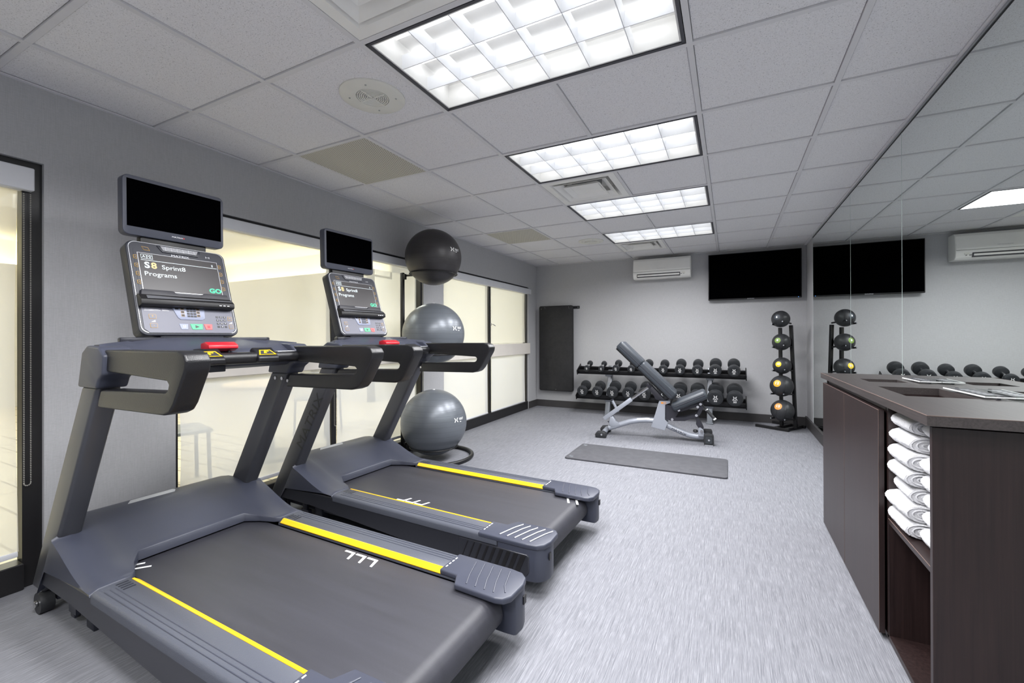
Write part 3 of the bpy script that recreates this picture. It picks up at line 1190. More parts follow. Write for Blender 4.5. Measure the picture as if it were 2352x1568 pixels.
    text('Programs', .030, M_TXTW, dsp, I((-.156, .296, .0054)), 'display_text', align='LEFT', bold=.0001, width=1.1)
    text('GO', .033, M_TXTG, dsp, I((.130, .236, .0054)), 'display_text', bold=.0014, width=1.1)
    text('MATRIX', .014, M_SILV, con, I((.0, .405, .0044)), 'display_text', width=1.5)
    for k, ch in enumerate('A文'):
        x0 = -.158 + k * .023
        q = B()
        for (a, b_, c, d) in ((0, .021, 0, .0012), (0, .021, .0208, .022), (0, .0012, 0, .022), (.0198, .021, 0, .022)):
            q.box(x0 + a, x0 + b_, .370 + c, .370 + d, .005, .0057)
        q.done('display_icon', M_TXTW, dsp, 0)
        if k == 0:
            text('A', .018, M_TXTW, dsp, I((x0 + .0105, .381, .0054)), 'display_text')
        else:
            q = B()
            q.box(x0 + .004, x0 + .017, .3845, .3858, .005, .0057).box(x0 + .0098, x0 + .0112, .385, .389, .005, .0057)
            q.box(-.0006, .0006, -.008, .008, .005, .0057, M=I((x0 + .0100, .3785, 0)) @ Matrix.Rotation(.75, 4, 'Z'))
            q.box(-.0006, .0006, -.008, .008, .005, .0057, M=I((x0 + .0110, .3785, 0)) @ Matrix.Rotation(-.75, 4, 'Z'))
            q.done('display_icon', M_TXTW, dsp, 0)
    q = B()     # wireless mark
    q.box(-.0006, .0006, -.007, .007, 0, .0005)
    for a in (-.7, .7):
        q.box(-.0005, .0005, -.006, .006, 0, .0005, M=Matrix.Rotation(a, 4, 'Z'))
    q.bm.transform(I((.136, .376, .0053)))
    q.done('display_icon', M_TXTW, dsp, 0)
    q = B().box(-.006, .006, -.0008, .0008, 0, .0006).box(-.009, -.0065, -.0045, .0045, 0, .0006).box(.0065, .009, -.0045, .0045, 0, .0006)
    q.bm.transform(I((.122, .421, .0042)))
    q.done('link_icon', M_SILV, con, 0)
    for s in (-1, 1):
        for k in range(4):
            yb = .374 - k * .041
            sx = dx0 - .006 if s < 0 else dx1 + .006
            p = [(sx, yb + .012), (sx + s * .012, yb + .009), (sx + s * .012, yb - .006), (sx, yb - .010)]
            kk = B().prism(p, .0035, .0055, 'z').done('soft_key', M_GOLD, con, 0)
            p2 = [(sx + s * .0012, yb + .0105), (sx + s * .0105, yb + .0078), (sx + s * .0105, yb - .0048), (sx + s * .0012, yb - .0085)]
            B().prism(p2, .005, .0060, 'z').done('key_face', M_KEYD, kk, 0)
            text('>' if s < 0 else '<', .010, M_GOLD, kk, I((sx + s * .005, yb + .0006, .0058)), 'key_print')
    kk = B().prism([(-.150, .432), (-.126, .430), (-.120, .413), (-.143, .415)], .0035, .0055, 'z').done('fan_key', M_GOLD, con, 0)
    B().prism([(-.1485, .4305), (-.127, .4285), (-.122, .4146), (-.1425, .4165)], .005, .006, 'z').prism([(-.14, .419), (-.135, .427), (-.130, .419)], .006, .0065, 'z').done('key_face', M_KEYD, kk, 0)
    # fan grille
    fg = B().prism([(-.092, .446), (.092, .446), (.078, .414), (-.072, .414)], .002, .008, 'z', bev=.002).done('fan_housing', M_NAVYD, con)
    B().prism([(-.080, .443), (.080, .443), (.070, .422), (-.066, .422)], .006, .0088, 'z').done('fan_recess', M_KEYD, fg, 0)
    for k in range(5):
        B().box(-.078 + k * .002, .078 - k * .002, .4235 + (4 - k) * .0042, .4255 + (4 - k) * .0042, .008, .011).done('fan_slat', M_SILV, fg, 0)
    for k in range(6):
        B().box(-.060 + k * .024, -.058 + k * .024, .423, .443, .008, .0105).done('fan_slat', M_SILV, fg, 0)
    # device ledge
    lg = [(.132, .002), (.132, .036), (.136, .040), (.155, .044), (.181, .026), (.190, .016), (.190, .002)]
    ld = B().prism([(b_, a) for a, b_ in lg], -.198, .188, 'x', Matrix(((1, 0, 0, 0), (0, 0, 1, 0), (0, 1, 0, 0), (0, 0, 0, 1))), bev=.003).done('device_ledge', M_BLK, con)
    B().prism([(-.185, .184), (-.18, .214), (-.06, .214), (-.045, .200), (.055, .200), (.07, .214), (.175, .214), (.18, .184)], .004, .018, 'z', bev=.003).done('ledge_back', M_KEYD, ld)
    B().prism([(-.175, -.012), (-.172, .012), (-.02, .006), (.184, .004), (.184, -.003), (.0, -.006)], 0, .0012, 'z', frame((0, .1690, .0362), (1, 0, 0), (0, .82, -.57))).done('ledge_trim', M_TRIM, ld, 0)
    for k in range(3):
        B().box(.115 + k * .018, .125 + k * .018, .141, .144, .041, .0435).done('ledge_port', M_SILV, ld, 0)
    # lower key field
    B().prism([(-.188, .030), (-.188, .145), (.188, .145), (.188, .030), (.170, .012), (-.170, .012)], .003, .0048, 'z').done('key_membrane', M_PANEL, con, 0)
    kp = B().prism([(-.075, .142), (.062, .142), (.058, .085), (.045, .076), (-.045, .076), (-.055, .085)], .004, .0075, 'z', bev=.0015).done('keypad_plate', M_PANEL2, con)
    q, q2 = B(), B()
    for a in range(3):
        for b_ in range(4):
            q.box(-.016 + a * .0135, -.005 + a * .0135, .127 - b_ * .0125, .136 - b_ * .0125, .007, .0088)
            q2.box(.108 + a * .017, .119 + a * .017, .090 - b_ * .017, .100 - b_ * .017, .0045, .0056)
    q.done('number_pad', M_KEYD, kp, 0)['kind'] = 'stuff'
    q2.done('channel_pad', M_KEYD, con, 0)['kind'] = 'stuff'
    for a in range(3):
        for b_ in range(4):
            ch = '123456789x0v'[b_ * 3 + a] if b_ < 3 else ('', '0', '')[a]
            if ch:
                text(ch, .0085, M_WHT, con, I((.1135 + a * .017, .0952 - b_ * .017, .0056)), 'key_number')
    for a in (-.034, .031):
        for b_ in range(3):
            kk = B().box(a - .006, a + .007, .125 - b_ * .0165, .136 - b_ * .0165, .007, .0088).done('preset_key', M_GOLD, kp, 0)
            B().box(a - .005, a + .006, .126 - b_ * .0165, .135 - b_ * .0165, .008, .0092).done('key_face', M_KEYD, kk, 0)
    B().box(-.062, -.049, .126, .136, .007, .009).done('preset_key', M_KEYD, kp, 0)
    for x0, c in ((-.035, M_PANEL2), (.018, M_GRN), (.068, M_PINK)):
        nm = {M_PANEL2: 'pause_key', M_GRN: 'start_key', M_PINK: 'stop_key'}[c]
        e = .028 if c is M_GRN else .020
        kk = B().prism([(x0 - e, .056), (x0 + e - .003, .056), (x0 + e - .006, .028), (x0 - e + .006, .028)], .004, .0065, 'z', bev=.001, seg=1).done(nm, c, con)
        if c is M_GRN:
            B().prism([(x0 - .008, .034), (x0 - .008, .050), (x0 + .010, .042)], .006, .0071, 'z').done('key_print', M_NAVYD, kk, 0)
        elif c is M_PINK:
            B().box(x0 - .006, x0 + .006, .036, .048, .006, .0071).done('key_print', M_RED, kk, 0)
        else:
            B().box(x0 - .005, x0 - .002, .036, .048, .006, .0071).box(x0 + .002, x0 + .005, .036, .048, .006, .0071).done('key_print', M_WHT, kk, 0)
    for x0 in (-.152, .172):
        for y0, sgn in ((.088, '+'), (.045, '-')):
            kk = B().prism([(x0 + a, y0 + c) for a, c in rrect(.027 if x0 < 0 else .020, .022, .003, 2)], .004, .006, 'z').done('speed_key', M_GOLD, con, 0)
            B().prism([(x0 + a, y0 + c) for a, c in rrect(.0245 if x0 < 0 else .0175, .0195, .002, 2)], .005, .0065, 'z').done('key_face', M_PANEL, kk, 0)
            text(sgn, .018, M_GOLD, kk, I((x0, y0 + .001, .0064)), 'key_print')
        B().prism([(x0 - .008, .062), (x0 + .008, .062), (x0 + .008, .071)], .004, .0056, 'z').done('incline_icon', M_WHT, con, 0)
    q = B()
    for k in range(6):
        q.box(-.178, -.125 + (.006 if k % 2 else 0), .1385 - k * .0042, .1391 - k * .0042, .0045, .0053)
        if k < 5:
            q.box(-.112, -.086 - (.005 if k % 2 else 0), .1345 - k * .0042, .1351 - k * .0042, .0045, .0053)
    q.done('notice_print', M_SILV, con, 0)['kind'] = 'stuff'
    # screen above
    mon = thing_part('monitor', r)
    mon.matrix_local = frame((-1.098, .004, 1.797), (0, 1, 0), (-.02, 0, 1))
    B().prism(rrect(.424, .276, .024, 6), -.05, 0, 'z', bev=.012, seg=3).done('monitor_shell', M_NAVY, mon)
    B().box(-.197, .199, -.098, .120, -.002, .0016).done('screen', M_SCR, mon, 0)
    text('MATRIX', .0095, M_SILV, mon, I((.0, -.117, .0008)), 'monitor_print', width=1.4)
    B().lathe([(0, .0018), (.0035, .0018), (.0035, 0)], 10, I((.027, -.117, 0))).done('power_light', M_RED, mon)
    B().prism([(-1.155, 1.50), (-1.105, 1.50), (-1.110, 1.72), (-1.15, 1.72)], -.14, .14, 'y', bev=.01).done('monitor_bracket', M_BLKST, r)
    return r


def thing_part(name, parent):
    o = bpy.data.objects.new(name, None)
    COL.objects.link(o)
    o.parent = parent
    o.empty_display_size = .05
    return o


t1 = treadmill('near treadmill with dark belt and slate side rails, closest to the camera', (0, -.165, 0), math.radians(-1.4))
t2 = copy_tree(t1)
t2.location = (-.01, .905, 0)
t2.rotation_euler = (0, 0, math.radians(-2.3))
t2['label'] = 'far treadmill with dark lettering up its near upright, beside the exercise balls'
for s in (-1, ):
    text('MATRIX', .092, M_BLK, t2, frame((-.972, -.4125, .655), (.515, 0, .858), (-.858, 0, .515)), 'upright_lettering', width=1.22)


def belt_marks(t, x0, y0, s, n, lean=.0):
    """white L-shaped marks printed on the belt"""
    for k in range(n):
        xa = x0 + k * .069
        q = [(xa, y0 - s * .006), (xa + .058, y0 - s * .006), (xa + .062 + lean, y0 + s * .047), (xa + .050 + lean, y0 + s * .047), (xa + .047, y0 + s * .005), (xa, y0 + s * .005)]
        B().prism(q, .2198, .2208, 'z').done('belt_mark', M_WHT, t, 0)


belt_marks(t1, -.205, .258, -1, 3, .012)
for k in range(2):
    q = [(-.925 + k * .045, -.262), (-.915 + k * .045, -.268), (-.880 + k * .055, -.212), (-.890 + k * .055, -.206)]
    B().prism(q, .2198, .2208, 'z').done('belt_mark', M_WHT, t1, 0)
belt_marks(t2, -.40, -.245, 1, 3, .012)
for k in range(2):
    q = [(.47 + k * .055, .274), (.482 + k * .055, .276), (.530 + k * .055, .180), (.518 + k * .055, .176)]
    B().prism(q, .2198, .2209, 'z').done('belt_mark', M_WHT, t2, 0)
for k in range(5):
    x0 = .409 + k * .040
    B().tube([(x0, -.400, .2505), (x0 + .010, -.37, .2514), (x0 + .030, -.305, .2514), (x0 + .050, -.258, .2505)], .0022, 5).done('white_rib', M_WHT, t2)

# ------------------------------------------------------------------ exercise balls on their stand
BX, BY = -1.245, 2.105
bs = thing('ball_stand', 'black tubular stand carrying three exercise balls one above another', 'stand', (BX, BY, 0))
ring = [(.36 * math.cos(a), .02 + .36 * math.sin(a), .02) for a in [math.radians(d) for d in range(-170, 171, 8)]]
ring = [(max(x, -.345), y, z) for x, y, z in ring]
B().tube(ring, .019, 12).done('base_loop', M_BLKST, bs)
px, py = -.34, -.06
B().box(px - .018, px + .018, py - .014, py + .014, .02, 1.83, bev=.004).done('post', M_BLKST, bs)
BALLS = [(.352, .318, .118), (1.215, .300, 1.015), (1.965, .272, 1.80)]
for z, rad, rz_ in BALLS:
    rr = math.sqrt(max(.01, (rad + .006) ** 2 - (z - rz_) ** 2)) + .004
    B().tube([(rr * math.cos(2 * PI * k / 48), rr * math.sin(2 * PI * k / 48), rz_) for k in range(48)], .007, 8, closed=True).done('holding_ring', M_BLKST, bs)
    d = Vector((px, py, 0)).normalized() * rr
    B().tube([(px, py, rz_ + .0), (px * .9, py * .9, rz_), (d.x, d.y, rz_)], .010, 8).done('ring_arm', M_BLKST, bs)
    B().box(px + .016, px + .045, py - .012, py + .012, rz_ - .04, rz_ + .015, bev=.003).done('ring_bracket', M_BLKST, bs)


def x_logo(s, t=.0004):
    """two angular strokes back to back"""
    b = B()
    for m in (-1, 1):
        b.prism([(m * p[0] * s, p[1] * s) for p in ((.62, .5), (.36, .5), (.08, .08), (.08, -.08), (.36, -.5), (.62, -.5), (.30, 0))], 0, t, 'z')
    return b


for (z, rad, _), mt, l in zip(BALLS, (M_BALLS, M_BALLS, M_BALLD), ('silver grey exercise ball at the bottom of the ball stand, near the floor',
                                                                  'silver grey exercise ball in the middle of the ball stand',
                                                                  'dark anthracite exercise ball at the top of the ball stand')):
    r = thing('exercise_ball', l, 'ball', (BX, BY, z), 0, 'exercise balls on the stand')
    B().sphere((0, 0, 0), rad, 64, 40).done('ball_skin', mt, r, 180)
    B().lathe([(0, rad + .004), (.012, rad + .003), (.014, rad - .004)], 16).done('valve_plug', M_WHT, r)
    # print facing the camera, a little to the right
    base = math.atan2(CAM.y - BY, CAM.x - BX)
    for (da, el, what) in ((.71, .17, 'x'), (.94, .185, 't'), (.94, .15, 'u'), (.90, .105, 'u2')):
        a = base + da
        n = Vector((math.cos(a) * math.cos(el), math.sin(a) * math.cos(el), math.sin(el)))
        rt = Vector((-math.sin(a), math.cos(a), 0))
        M = frame(n * (rad + .0012), rt, n.cross(rt))
        if what == 'x':
            o = x_logo(.040).done('ball_logo', M_WHT, r, 0)
            o.matrix_local = M
        elif what == 't':
            text('XULT', .026, M_WHT, r, M, 'ball_print', bold=.0006)
        else:
            B().box(-.026 if what == 'u' else -.014, .026 if what == 'u' else .008, -.0015 if what == 'u' else -.003, .0015 if what == 'u' else .003, 0, .0006, M=M).done('ball_print', M_SILV if what == 'u' else M_WHT, r, 0)

# ------------------------------------------------------------------ adjustable bench
bn = thing('weight_bench', 'adjustable incline weight bench with slate pads on silver frame', 'bench', (.57, 3.86, 0), math.radians(5))
tp = [(-.52, 0, .085), (-.44, 0, .112), (-.36, 0, .145), (-.27, 0, .178), (-.177, 0, .198), (-.09, 0, .207), (.0, 0, .207), (.07, 0, .190), (.145, 0, .160), (.24, 0, .122), (.33, 0, .086),
      (.39, 0, .068), (.45, 0, .061), (.555, 0, .061)]
B().tube(tp, .031, 16).done('base_tube', M_SILVER, bn)
lf = B().tube([(-.565, -.19, .045), (-.565, .19, .045)], .030, 14).done('front_foot', M_SILVER, bn)
for s in (-1, 1):
    B().prism([(-.645, .0), (-.655, .035), (-.63, .072), (-.56, .078), (-.525, .06), (-.52, .02), (-.53, .0)], s * .13, s * .20, 'y', bev=.012).done('rubber_foot', M_RUB, lf)
    B().tube([(-.575, s * .198, .04), (-.575, s * .203, .04)], .011, 12).done('foot_bolt', M_CHROME, lf)
rf = B().box(.53, .60, -.13, .13, .035, .085, bev=.008).done('rear_foot', M_SILVER, bn)
for s in (-1, 1):
    w = B().prism([(x + .575, z + .062) for x, z in rrect(.10, .124, .022, 4)], s * .10, s * .155, 'y', bev=.006).done('rear_wheel', M_RUB, rf)
    B().prism([(x + .575, z + .062) for x, z in rrect(.066, .078, .014, 4)], s * .153, s * .160, 'y').done('wheel_cap', M_RUB2, w)
    B().tube([(.575, s * .158, .062), (.575, s * .165, .062)], .011, 12).done('foot_bolt', M_CHROME, w)
    B().box(.535, .615, min(s * .10, s * .157), max(s * .10, s * .157), 0, .010).done('wheel_sole', M_SILV, w)
# upright post: two plates
ps = [(.062, .446), (.175, .452), (.182, .43), (.126, .405), (.122, .233), (.156, .206), (.119, .112), (-.020, .140), (-.010, .205)]
for s in (-1, 1):
    B().prism(ps, s * .048, s * .056, 'y', bev=.002, seg=1).done('post_plate', M_SILVER, bn)
B().prism([(.055, .43), (.062, .446), (-.02, .14), (-.03, .14)], -.05, .05, 'y').done('post_web', M_SILVER, bn)
lb = B().box(.080, .135, -.0575, -.056, .414, .436).done('warning_label', M_ORG, bn, 0)
B().box(.105, .132, -.0582, -.057, .418, .432).done('label_print', M_SILV, lb, 0)
# back pad (two cushions) and seat pad
A, Bp = Vector((-.405, 0, 1.060)), Vector((.196, 0, .478))
d = (Bp - A).normalized()
nn = Vector((-d.z, 0, d.x)) * -1 if d.x * 1 > 0 and (-d.z) < 0 else Vector((-d.z, 0, d.x))
Lp = (Bp - A).length
Mp = frame(A, d, nn)


def cushion(b, x0, x1, w, th, bev=.02):
    b.box(x0, x1, -.012, th, -w / 2, w / 2, bev=bev, seg=5)
    return b


head = cushion(B(), -.01, Lp * .40, .30, .094, .028)
o = head.done('back_pad', M_VINYL, bn, 60)
o.matrix_local = Mp
o = cushion(B(), Lp * .392, Lp, .30, .094, .026).done('back_pad', M_VINYL, bn, 60)
o.matrix_local = Mp
for z in (-.151, .151):
    o = B().tube([(.02, .036, z), (Lp - .02, .036, z)], .004, 6).done('pad_piping', M_GRAPH, bn)
    o.matrix_local = Mp
o = B().box(.005, Lp - .02, -.026, -.010, -.115, .115, bev=.004).done('pad_board', M_BLKST, bn)
o.matrix_local = Mp
A2, B2 = Vector((.215, 0, .350)), Vector((.575, 0, .520))
d2 = (B2 - A2).normalized()
Ms = frame(A2, d2, Vector((-d2.z, 0, d2.x)))
L2 = (B2 - A2).length
o = cushion(B(), 0, L2, .29, .084, .034).done('seat_pad', M_VINYL, bn, 60)
o.matrix_local = Ms
for z in (-.146, .146):
    o = B().tube([(.03, .038, z), (L2 - .03, .038, z)], .004, 6).done('pad_piping', M_GRAPH, bn)
    o.matrix_local = Ms
o = B().box(.01, L2 - .02, -.012, .002, -.12, .12, bev=.004).done('pad_board', M_BLKST, bn)
o.matrix_local = Ms
# back support, strut
B().prism([(-.085, .62), (-.03, .625), (.11, .47), (.155, .455), (.10, .445), (.02, .46), (.0, .50)], -.042, .042, 'y', bev=.004).done('back_support', M_GRAPH, bn)
B().box(-.03, .03, -.05, .05, -.018, .02, M=frame((-.055, 0, .615), d, nn) @ Matrix.Rotation(PI / 2, 4, 'X'), bev=.003).done('strut_clevis', M_GRAPH, bn)
sd = Vector((-.254, 0, .445)) - Vector((-.576, 0, .192))
Mst = frame((-.576, 0, .192), sd, (0, 1, 0))
o = B().box(0, sd.length, -.025, .025, -.024, .024, bev=.003).done('strut_sleeve', M_SILVER, bn)
o.matrix_local = Mst
B().tube([(-.26, 0, .441), (-.055, 0, .596)], .017, 14).done('strut_rod', M_CHROME, bn)
B().prism([(-.50, .222), (-.47, .232), (-.43, .17), (-.37, .135), (-.49, .10), (-.515, .15)], -.034, .034, 'y', bev=.003).done('strut_bracket', M_SILVER, bn)
B().tube([(-.50, -.02, .135), (-.53, -.02, .165), (-.49, -.02, .172), (-.46, -.02, .15)], .007, 8).done('carry_handle', M_GRAPH, bn)
pg = B().tube([(-.494, .09, .405), (-.44, .09, .30), (-.42, .06, .28)], .016, 12).done('side_handle', M_SILVER, bn)
B().tube([(-.50, .09, .418), (-.492, .09, .402)], .019, 12).done('handle_cap', M_GRAPH, pg)
# linkage under the seat
for s in (-1, 1):
    B().prism([(.127, .405), (.20, .398), (.285, .352), (.222, .240), (.185, .226), (.13, .236)], s * .034, s * .041, 'y', bev=.002, seg=1).done('link_plate', M_GRAPH, bn)
    B().prism([(.19, .262), (.21, .226), (.33, .232), (.47, .290), (.465, .325), (.33, .275)], s * .043, s * .050, 'y', bev=.002, seg=1).done('link_arm', M_GRAPH, bn)
    B().prism([(.46, .400), (.50, .455), (.525, .435), (.525, .39), (.50, .33), (.47, .285), (.435, .30), (.465, .34), (.478, .37)], s * .052, s * .059, 'y', bev=.002, seg=1).done('link_plate', M_GRAPH, bn)
    B().prism([(.20, .375), (.29, .335), (.50, .418), (.51, .455), (.30, .38)], s * .060, s * .066, 'y', bev=.002, seg=1).done('seat_bracket', M_GRAPH, bn)
    for (bx, bz) in ((.27, .354), (.467, .401), (.496, .434), (.453, .306), (.200, .246), (.506, .135)):
        B().tube([(bx, s * .056, bz), (bx, s * .073, bz)], .0145, 12).done('bolt', M_CHROME, bn)
    B().prism([(.470, .075), (.474, .165), (.495, .172), (.525, .15), (.535, .075)], s * .040, s * .058, 'y', bev=.002, seg=1).done('pivot_plate', M_SILVER, bn)
B().prism([(.440, .300), (.465, .30), (.50, .235), (.53, .17), (.515, .13), (.49, .14), (.45, .20), (.455, .225)], -.036, .036, 'y', bev=.004).done('seat_strut', M_GRAPH, bn)
lv = B().tube([(.515, -.06, .428), (.56, -.075, .375)], .007, 10).done('adjust_lever', M_BLKST, bn)
B().tube([(.556, -.074, .378), (.632, -.09, .288)], .017, 12).done('lever_grip', M_RUB, lv)
B().tube([(.630, -.0895, .290), (.642, -.092, .276)], .017, 12).done('lever_tip', M_WHT, lv)
B().tube([(.554, -.0735, .381), (.560, -.075, .373)], .019, 12).done('lever_collar', M_SILV, lv)
kb = B().tube([(.444, 0, .085), (.444, 0, .105)], .012, 12).done('pop_pin', M_SILV, bn)
B().lathe([(0, .135), (.020, .135), (.026, .125), (.026, .112), (.016, .104), (0, .104)], 16, Matrix.Translation((.444, 0, 0))).done('pin_knob', M_RUB, kb)
text('MATRIX', .036, M_NAVYD, bn, frame((.270, -.0312, .104), (.93, 0, -.37), (.37, 0, .93)), 'frame_lettering', width=1.3)
B().box(-.065, .065, 0, .001, -.010, .010, M=frame((.255, -.024, .132), (.93, 0, -.37), (0, -.75, .66))).done('frame_label', M_WHT, bn, 0)
B().box(-.07, .07, 0, .001, -.010, .010, M=frame((-.12, -.024, .222), (.99, 0, .10), (0, -.75, .66))).done('frame_label', M_WHT, bn, 0)

# ------------------------------------------------------------------ dumbbell rack with twenty dumbbells
rk = thing('dumbbell_rack', 'long two-shelf dumbbell rack with black shelves and grey supports at back wall', 'rack', (0, 0, 0))
TILT = math.radians(20)


def shelf(yc, zc):
    """frame of a tilted shelf: local y runs back and up"""
    return Matrix.Translation((.395, yc, zc)) @ Matrix.Rotation(TILT, 4, 'X')


SH = [(5.07, .405), (5.13, .755)]       # lower, upper: centre of the dumbbell axis line
HX = 1.16
for (yc, zc), drop in zip(SH, (.105, .078)):
    Mx = shelf(yc, zc)
    B().box(-HX, HX, -.085, -.055, -drop - .035, -drop + .012, Mx, bev=.004).done('front_rail', M_BLKST, rk)
    B().box(-HX, HX, .055, .085, -drop - .035, -drop + .012, Mx, bev=.004).done('back_rail', M_BLKST, rk)
    B().box(-HX, HX, -.09, .09, -drop - .045, -drop - .035, Mx).done('shelf_pan', M_BLKST, rk, 0)
    for s in (-1, 1):
        B().prism([(-.115, -drop - .05), (-.115, -drop + .02), (.10, -drop + .045), (.115, -drop - .05)], s * HX - .006, s * HX + .006, 'x', Mx, bev=.002).done('end_plate', M_BLKST, rk)
for x in (-.285, 1.115):
    B().box(x - .045, x + .045, 4.985, 5.40, 0, .022, bev=.006).done('foot', M_GREYST, rk)
    B().prism([(5.00, .02), (5.10, .02), (5.30, .72), (5.24, .74)], x - .035, x + .035, 'x', bev=.008).done('support_post', M_GREYST, rk)
    for (yc, zc), drop in zip(SH, (.105, .078)):
        B().box(x - .045, x + .045, -.09, .15, -drop - .075, -drop - .046, shelf(yc - .0, zc), bev=.006).bm.free() if False else None
        M2 = Matrix.Translation((x, yc, zc)) @ Matrix.Rotation(TILT, 4, 'X')
        B().box(-.05, .05, -.085, .16, -drop - .078, -drop - .046, M2, bev=.008).done('shelf_bracket', M_GREYST, rk)
    B().box(x - .022, x + .022, 5.135, 5.140, .40, .60, Matrix.Translation((0, .02, 0))).done('post_plate', M_SILV, rk, 0)


def dumbbell(kg, rad, hl, gl):
    r = thing('dumbbell', '', 'dumbbell')
    for s in (-1, 1):
        a, b = s * gl / 2, s * (gl / 2 + hl)
        prof = [(0, 0), (rad * .78, 0), (rad * .97, hl * .10), (rad, hl * .22), (rad, hl * .80), (rad * .95, hl * .96), (rad * .80, hl), (rad * .62, hl), (rad * .60, hl * .985), (0, hl * .985)]
        M = Matrix.Translation((0, a, 0)) @ Matrix.Rotation(-s * PI / 2, 4, 'X')
        hd = B().lathe(prof, 32, M).done('weight_head', M_URE, r, 40)
        if s < 0:
            fm = frame((0, b - .0002, 0), (1, 0, 0), (0, 0, 1))
            B().lathe([(rad * .60, 0), (rad * .62, .0008), (rad * .64, 0), (rad * .6, 0)], 32, fm).done('face_ring', M_RUB2, hd)
            z = rad * .46
            o = x_logo(rad * .40).done('head_logo', M_WHT, hd, 0)
            o.matrix_local = fm @ Matrix.Translation((0, rad * .26, 0))
            text('XULT', rad * .25, M_WHT, hd, fm @ Matrix.Translation((0, -rad * .06, 0)), 'head_print', bold=.0006)
            text(kg, rad * .33, M_WHT, hd, fm @ Matrix.Translation((0, -rad * .36, 0)), 'head_number', bold=.0008, width=1.25)
    B().lathe([(.0145, -gl / 2), (.016, -gl / 4), (.0175, 0), (.016, gl / 4), (.0145, gl / 2)], 16, Matrix.Rotation(PI / 2, 4, 'X')).done('handle', M_CHROME, r)
    return r


DB = {}
for row, (yc, zc) in enumerate(SH):
    for i in range(10):
        if row == 1:
            kg = str(5 + 5 * (i // 2))
            rad = [.043, .043, .054, .054, .062, .062, .069, .069, .077, .077][i]
            hl, gl = .045 + .004 * i, .135
            x, drop = -.605 + .2240 * i, .078
        else:
            kg = str(30 + 5 * (i // 2))
            rad = [.080, .080, .086, .086, .089, .089, .094, .094, .099, .099][i]
            hl, gl = .062 + .004 * i, .125
            x, drop = -.655 + .2305 * i, .105
        key = kg
        if key not in DB:
            DB[key] = o = dumbbell(kg, rad, hl, gl)
        else:
            o = copy_tree(DB[key])
        n_off = -drop + .012 + rad
        off = Matrix.Rotation(TILT, 4, 'X') @ Vector((0, 0, n_off))
        o.location = (x, yc + off.y, zc + off.z)
        o.rotation_euler = (TILT, 0, 0)
        o['label'] = 'black rubber dumbbell printed %s, %s from the left on the %s shelf of the rack' % (kg, ORD[i], ('lower', 'upper')[row])
        o['group'] = 'dumbbells on the %s shelf' % ('lower', 'upper')[row]
        if row == 1:      # small saddles under the light dumbbells
            for dy in (-.07, .07):
                pass
    Mx = shelf(yc, zc)
    for i in range(10):
        x = (-.605 + .2240 * i if row else -.655 + .2305 * i) - .395
        dr = (.105, .078)[row]
        rr = .06 if row else .085
        arc = [(x + rr * math.sin(a), -.105, -dr + .012 + rr * .98 - rr * math.cos(a) - .006) for a in [math.radians(q) for q in range(-55, 56, 11)]]
        B().tube(arc, .006, 6, M=Mx).done('saddle', M_BLKST, rk)

# ------------------------------------------------------------------ medicine ball tree
tr = thing('ball_tree', 'black upright rack holding five medicine balls in the back right corner', 'rack', (0, 0, 0))
f0, f1 = Vector((1.665, 5.115, .018)), Vector((2.015, 4.912, .018))
off = Vector((.215, .325, 0))
ux = (f1 - f0).normalized()
uy = Vector((ux.y, -ux.x, 0)) * -1
if uy.y < 0:
    uy = -uy


def bar(b, p, q, w=.036):
    p, q = Vector(p), Vector(q)
    dd = (q - p)
    up = Vector((0, 0, 1)) if abs(dd.normalized().z) < .9 else uy
    return b.box(0, dd.length, -w / 2, w / 2, -w / 2, w / 2, frame(p, dd, up.cross(dd)), bev=.003, seg=1)


bar(B(), f0, f1).done('floor_bar', M_BLKST, tr)
bar(B(), f0 + off, f1 + off).done('floor_bar', M_BLKST, tr)
m0, m1 = f0 * .42 + f1 * .58, f0 * .10 + f1 * .90
for m in (m0, m1):
    bar(B(), m, m + off).done('cross_bar', M_BLKST, tr)
P1b, P2b = m0 + off * .55 + Vector((0, 0, .018)), m1 + off * .55 + Vector((0, 0, .018))
P1b, P2b = Vector((1.955, 5.115, .03)), Vector((2.098, 5.03, .03))
P1t, P2t = Vector((1.945, 5.135, 1.29)), Vector((2.056, 5.065, 1.32))
bar(B(), P1b, P1t).done('post', M_BLKST, tr)
bar(B(), P2b, P2t).done('post', M_BLKST, tr)
TIER = [(.255, .131, '15', 'orange', M_ORG), (.560, .131, '12', 'amber', M_YEL), (.812, .104, '10', 'yellow', M_YEL), (1.108, .104, '8', 'green', None), (1.398, .104, '6', 'black', None)]
M_GRNL = simple('olive green label', srgb(122, 152, 70), .5)
M_YEL2 = simple('lemon label', srgb(240, 206, 30), .5)
M_AMB = simple('amber label', srgb(236, 176, 50), .5)
M_LBK = simple('slate label', srgb(50, 58, 68), .5)
LAB = {'15': M_ORG, '12': M_AMB, '10': M_YEL2, '8': M_GRNL, '6': M_LBK}
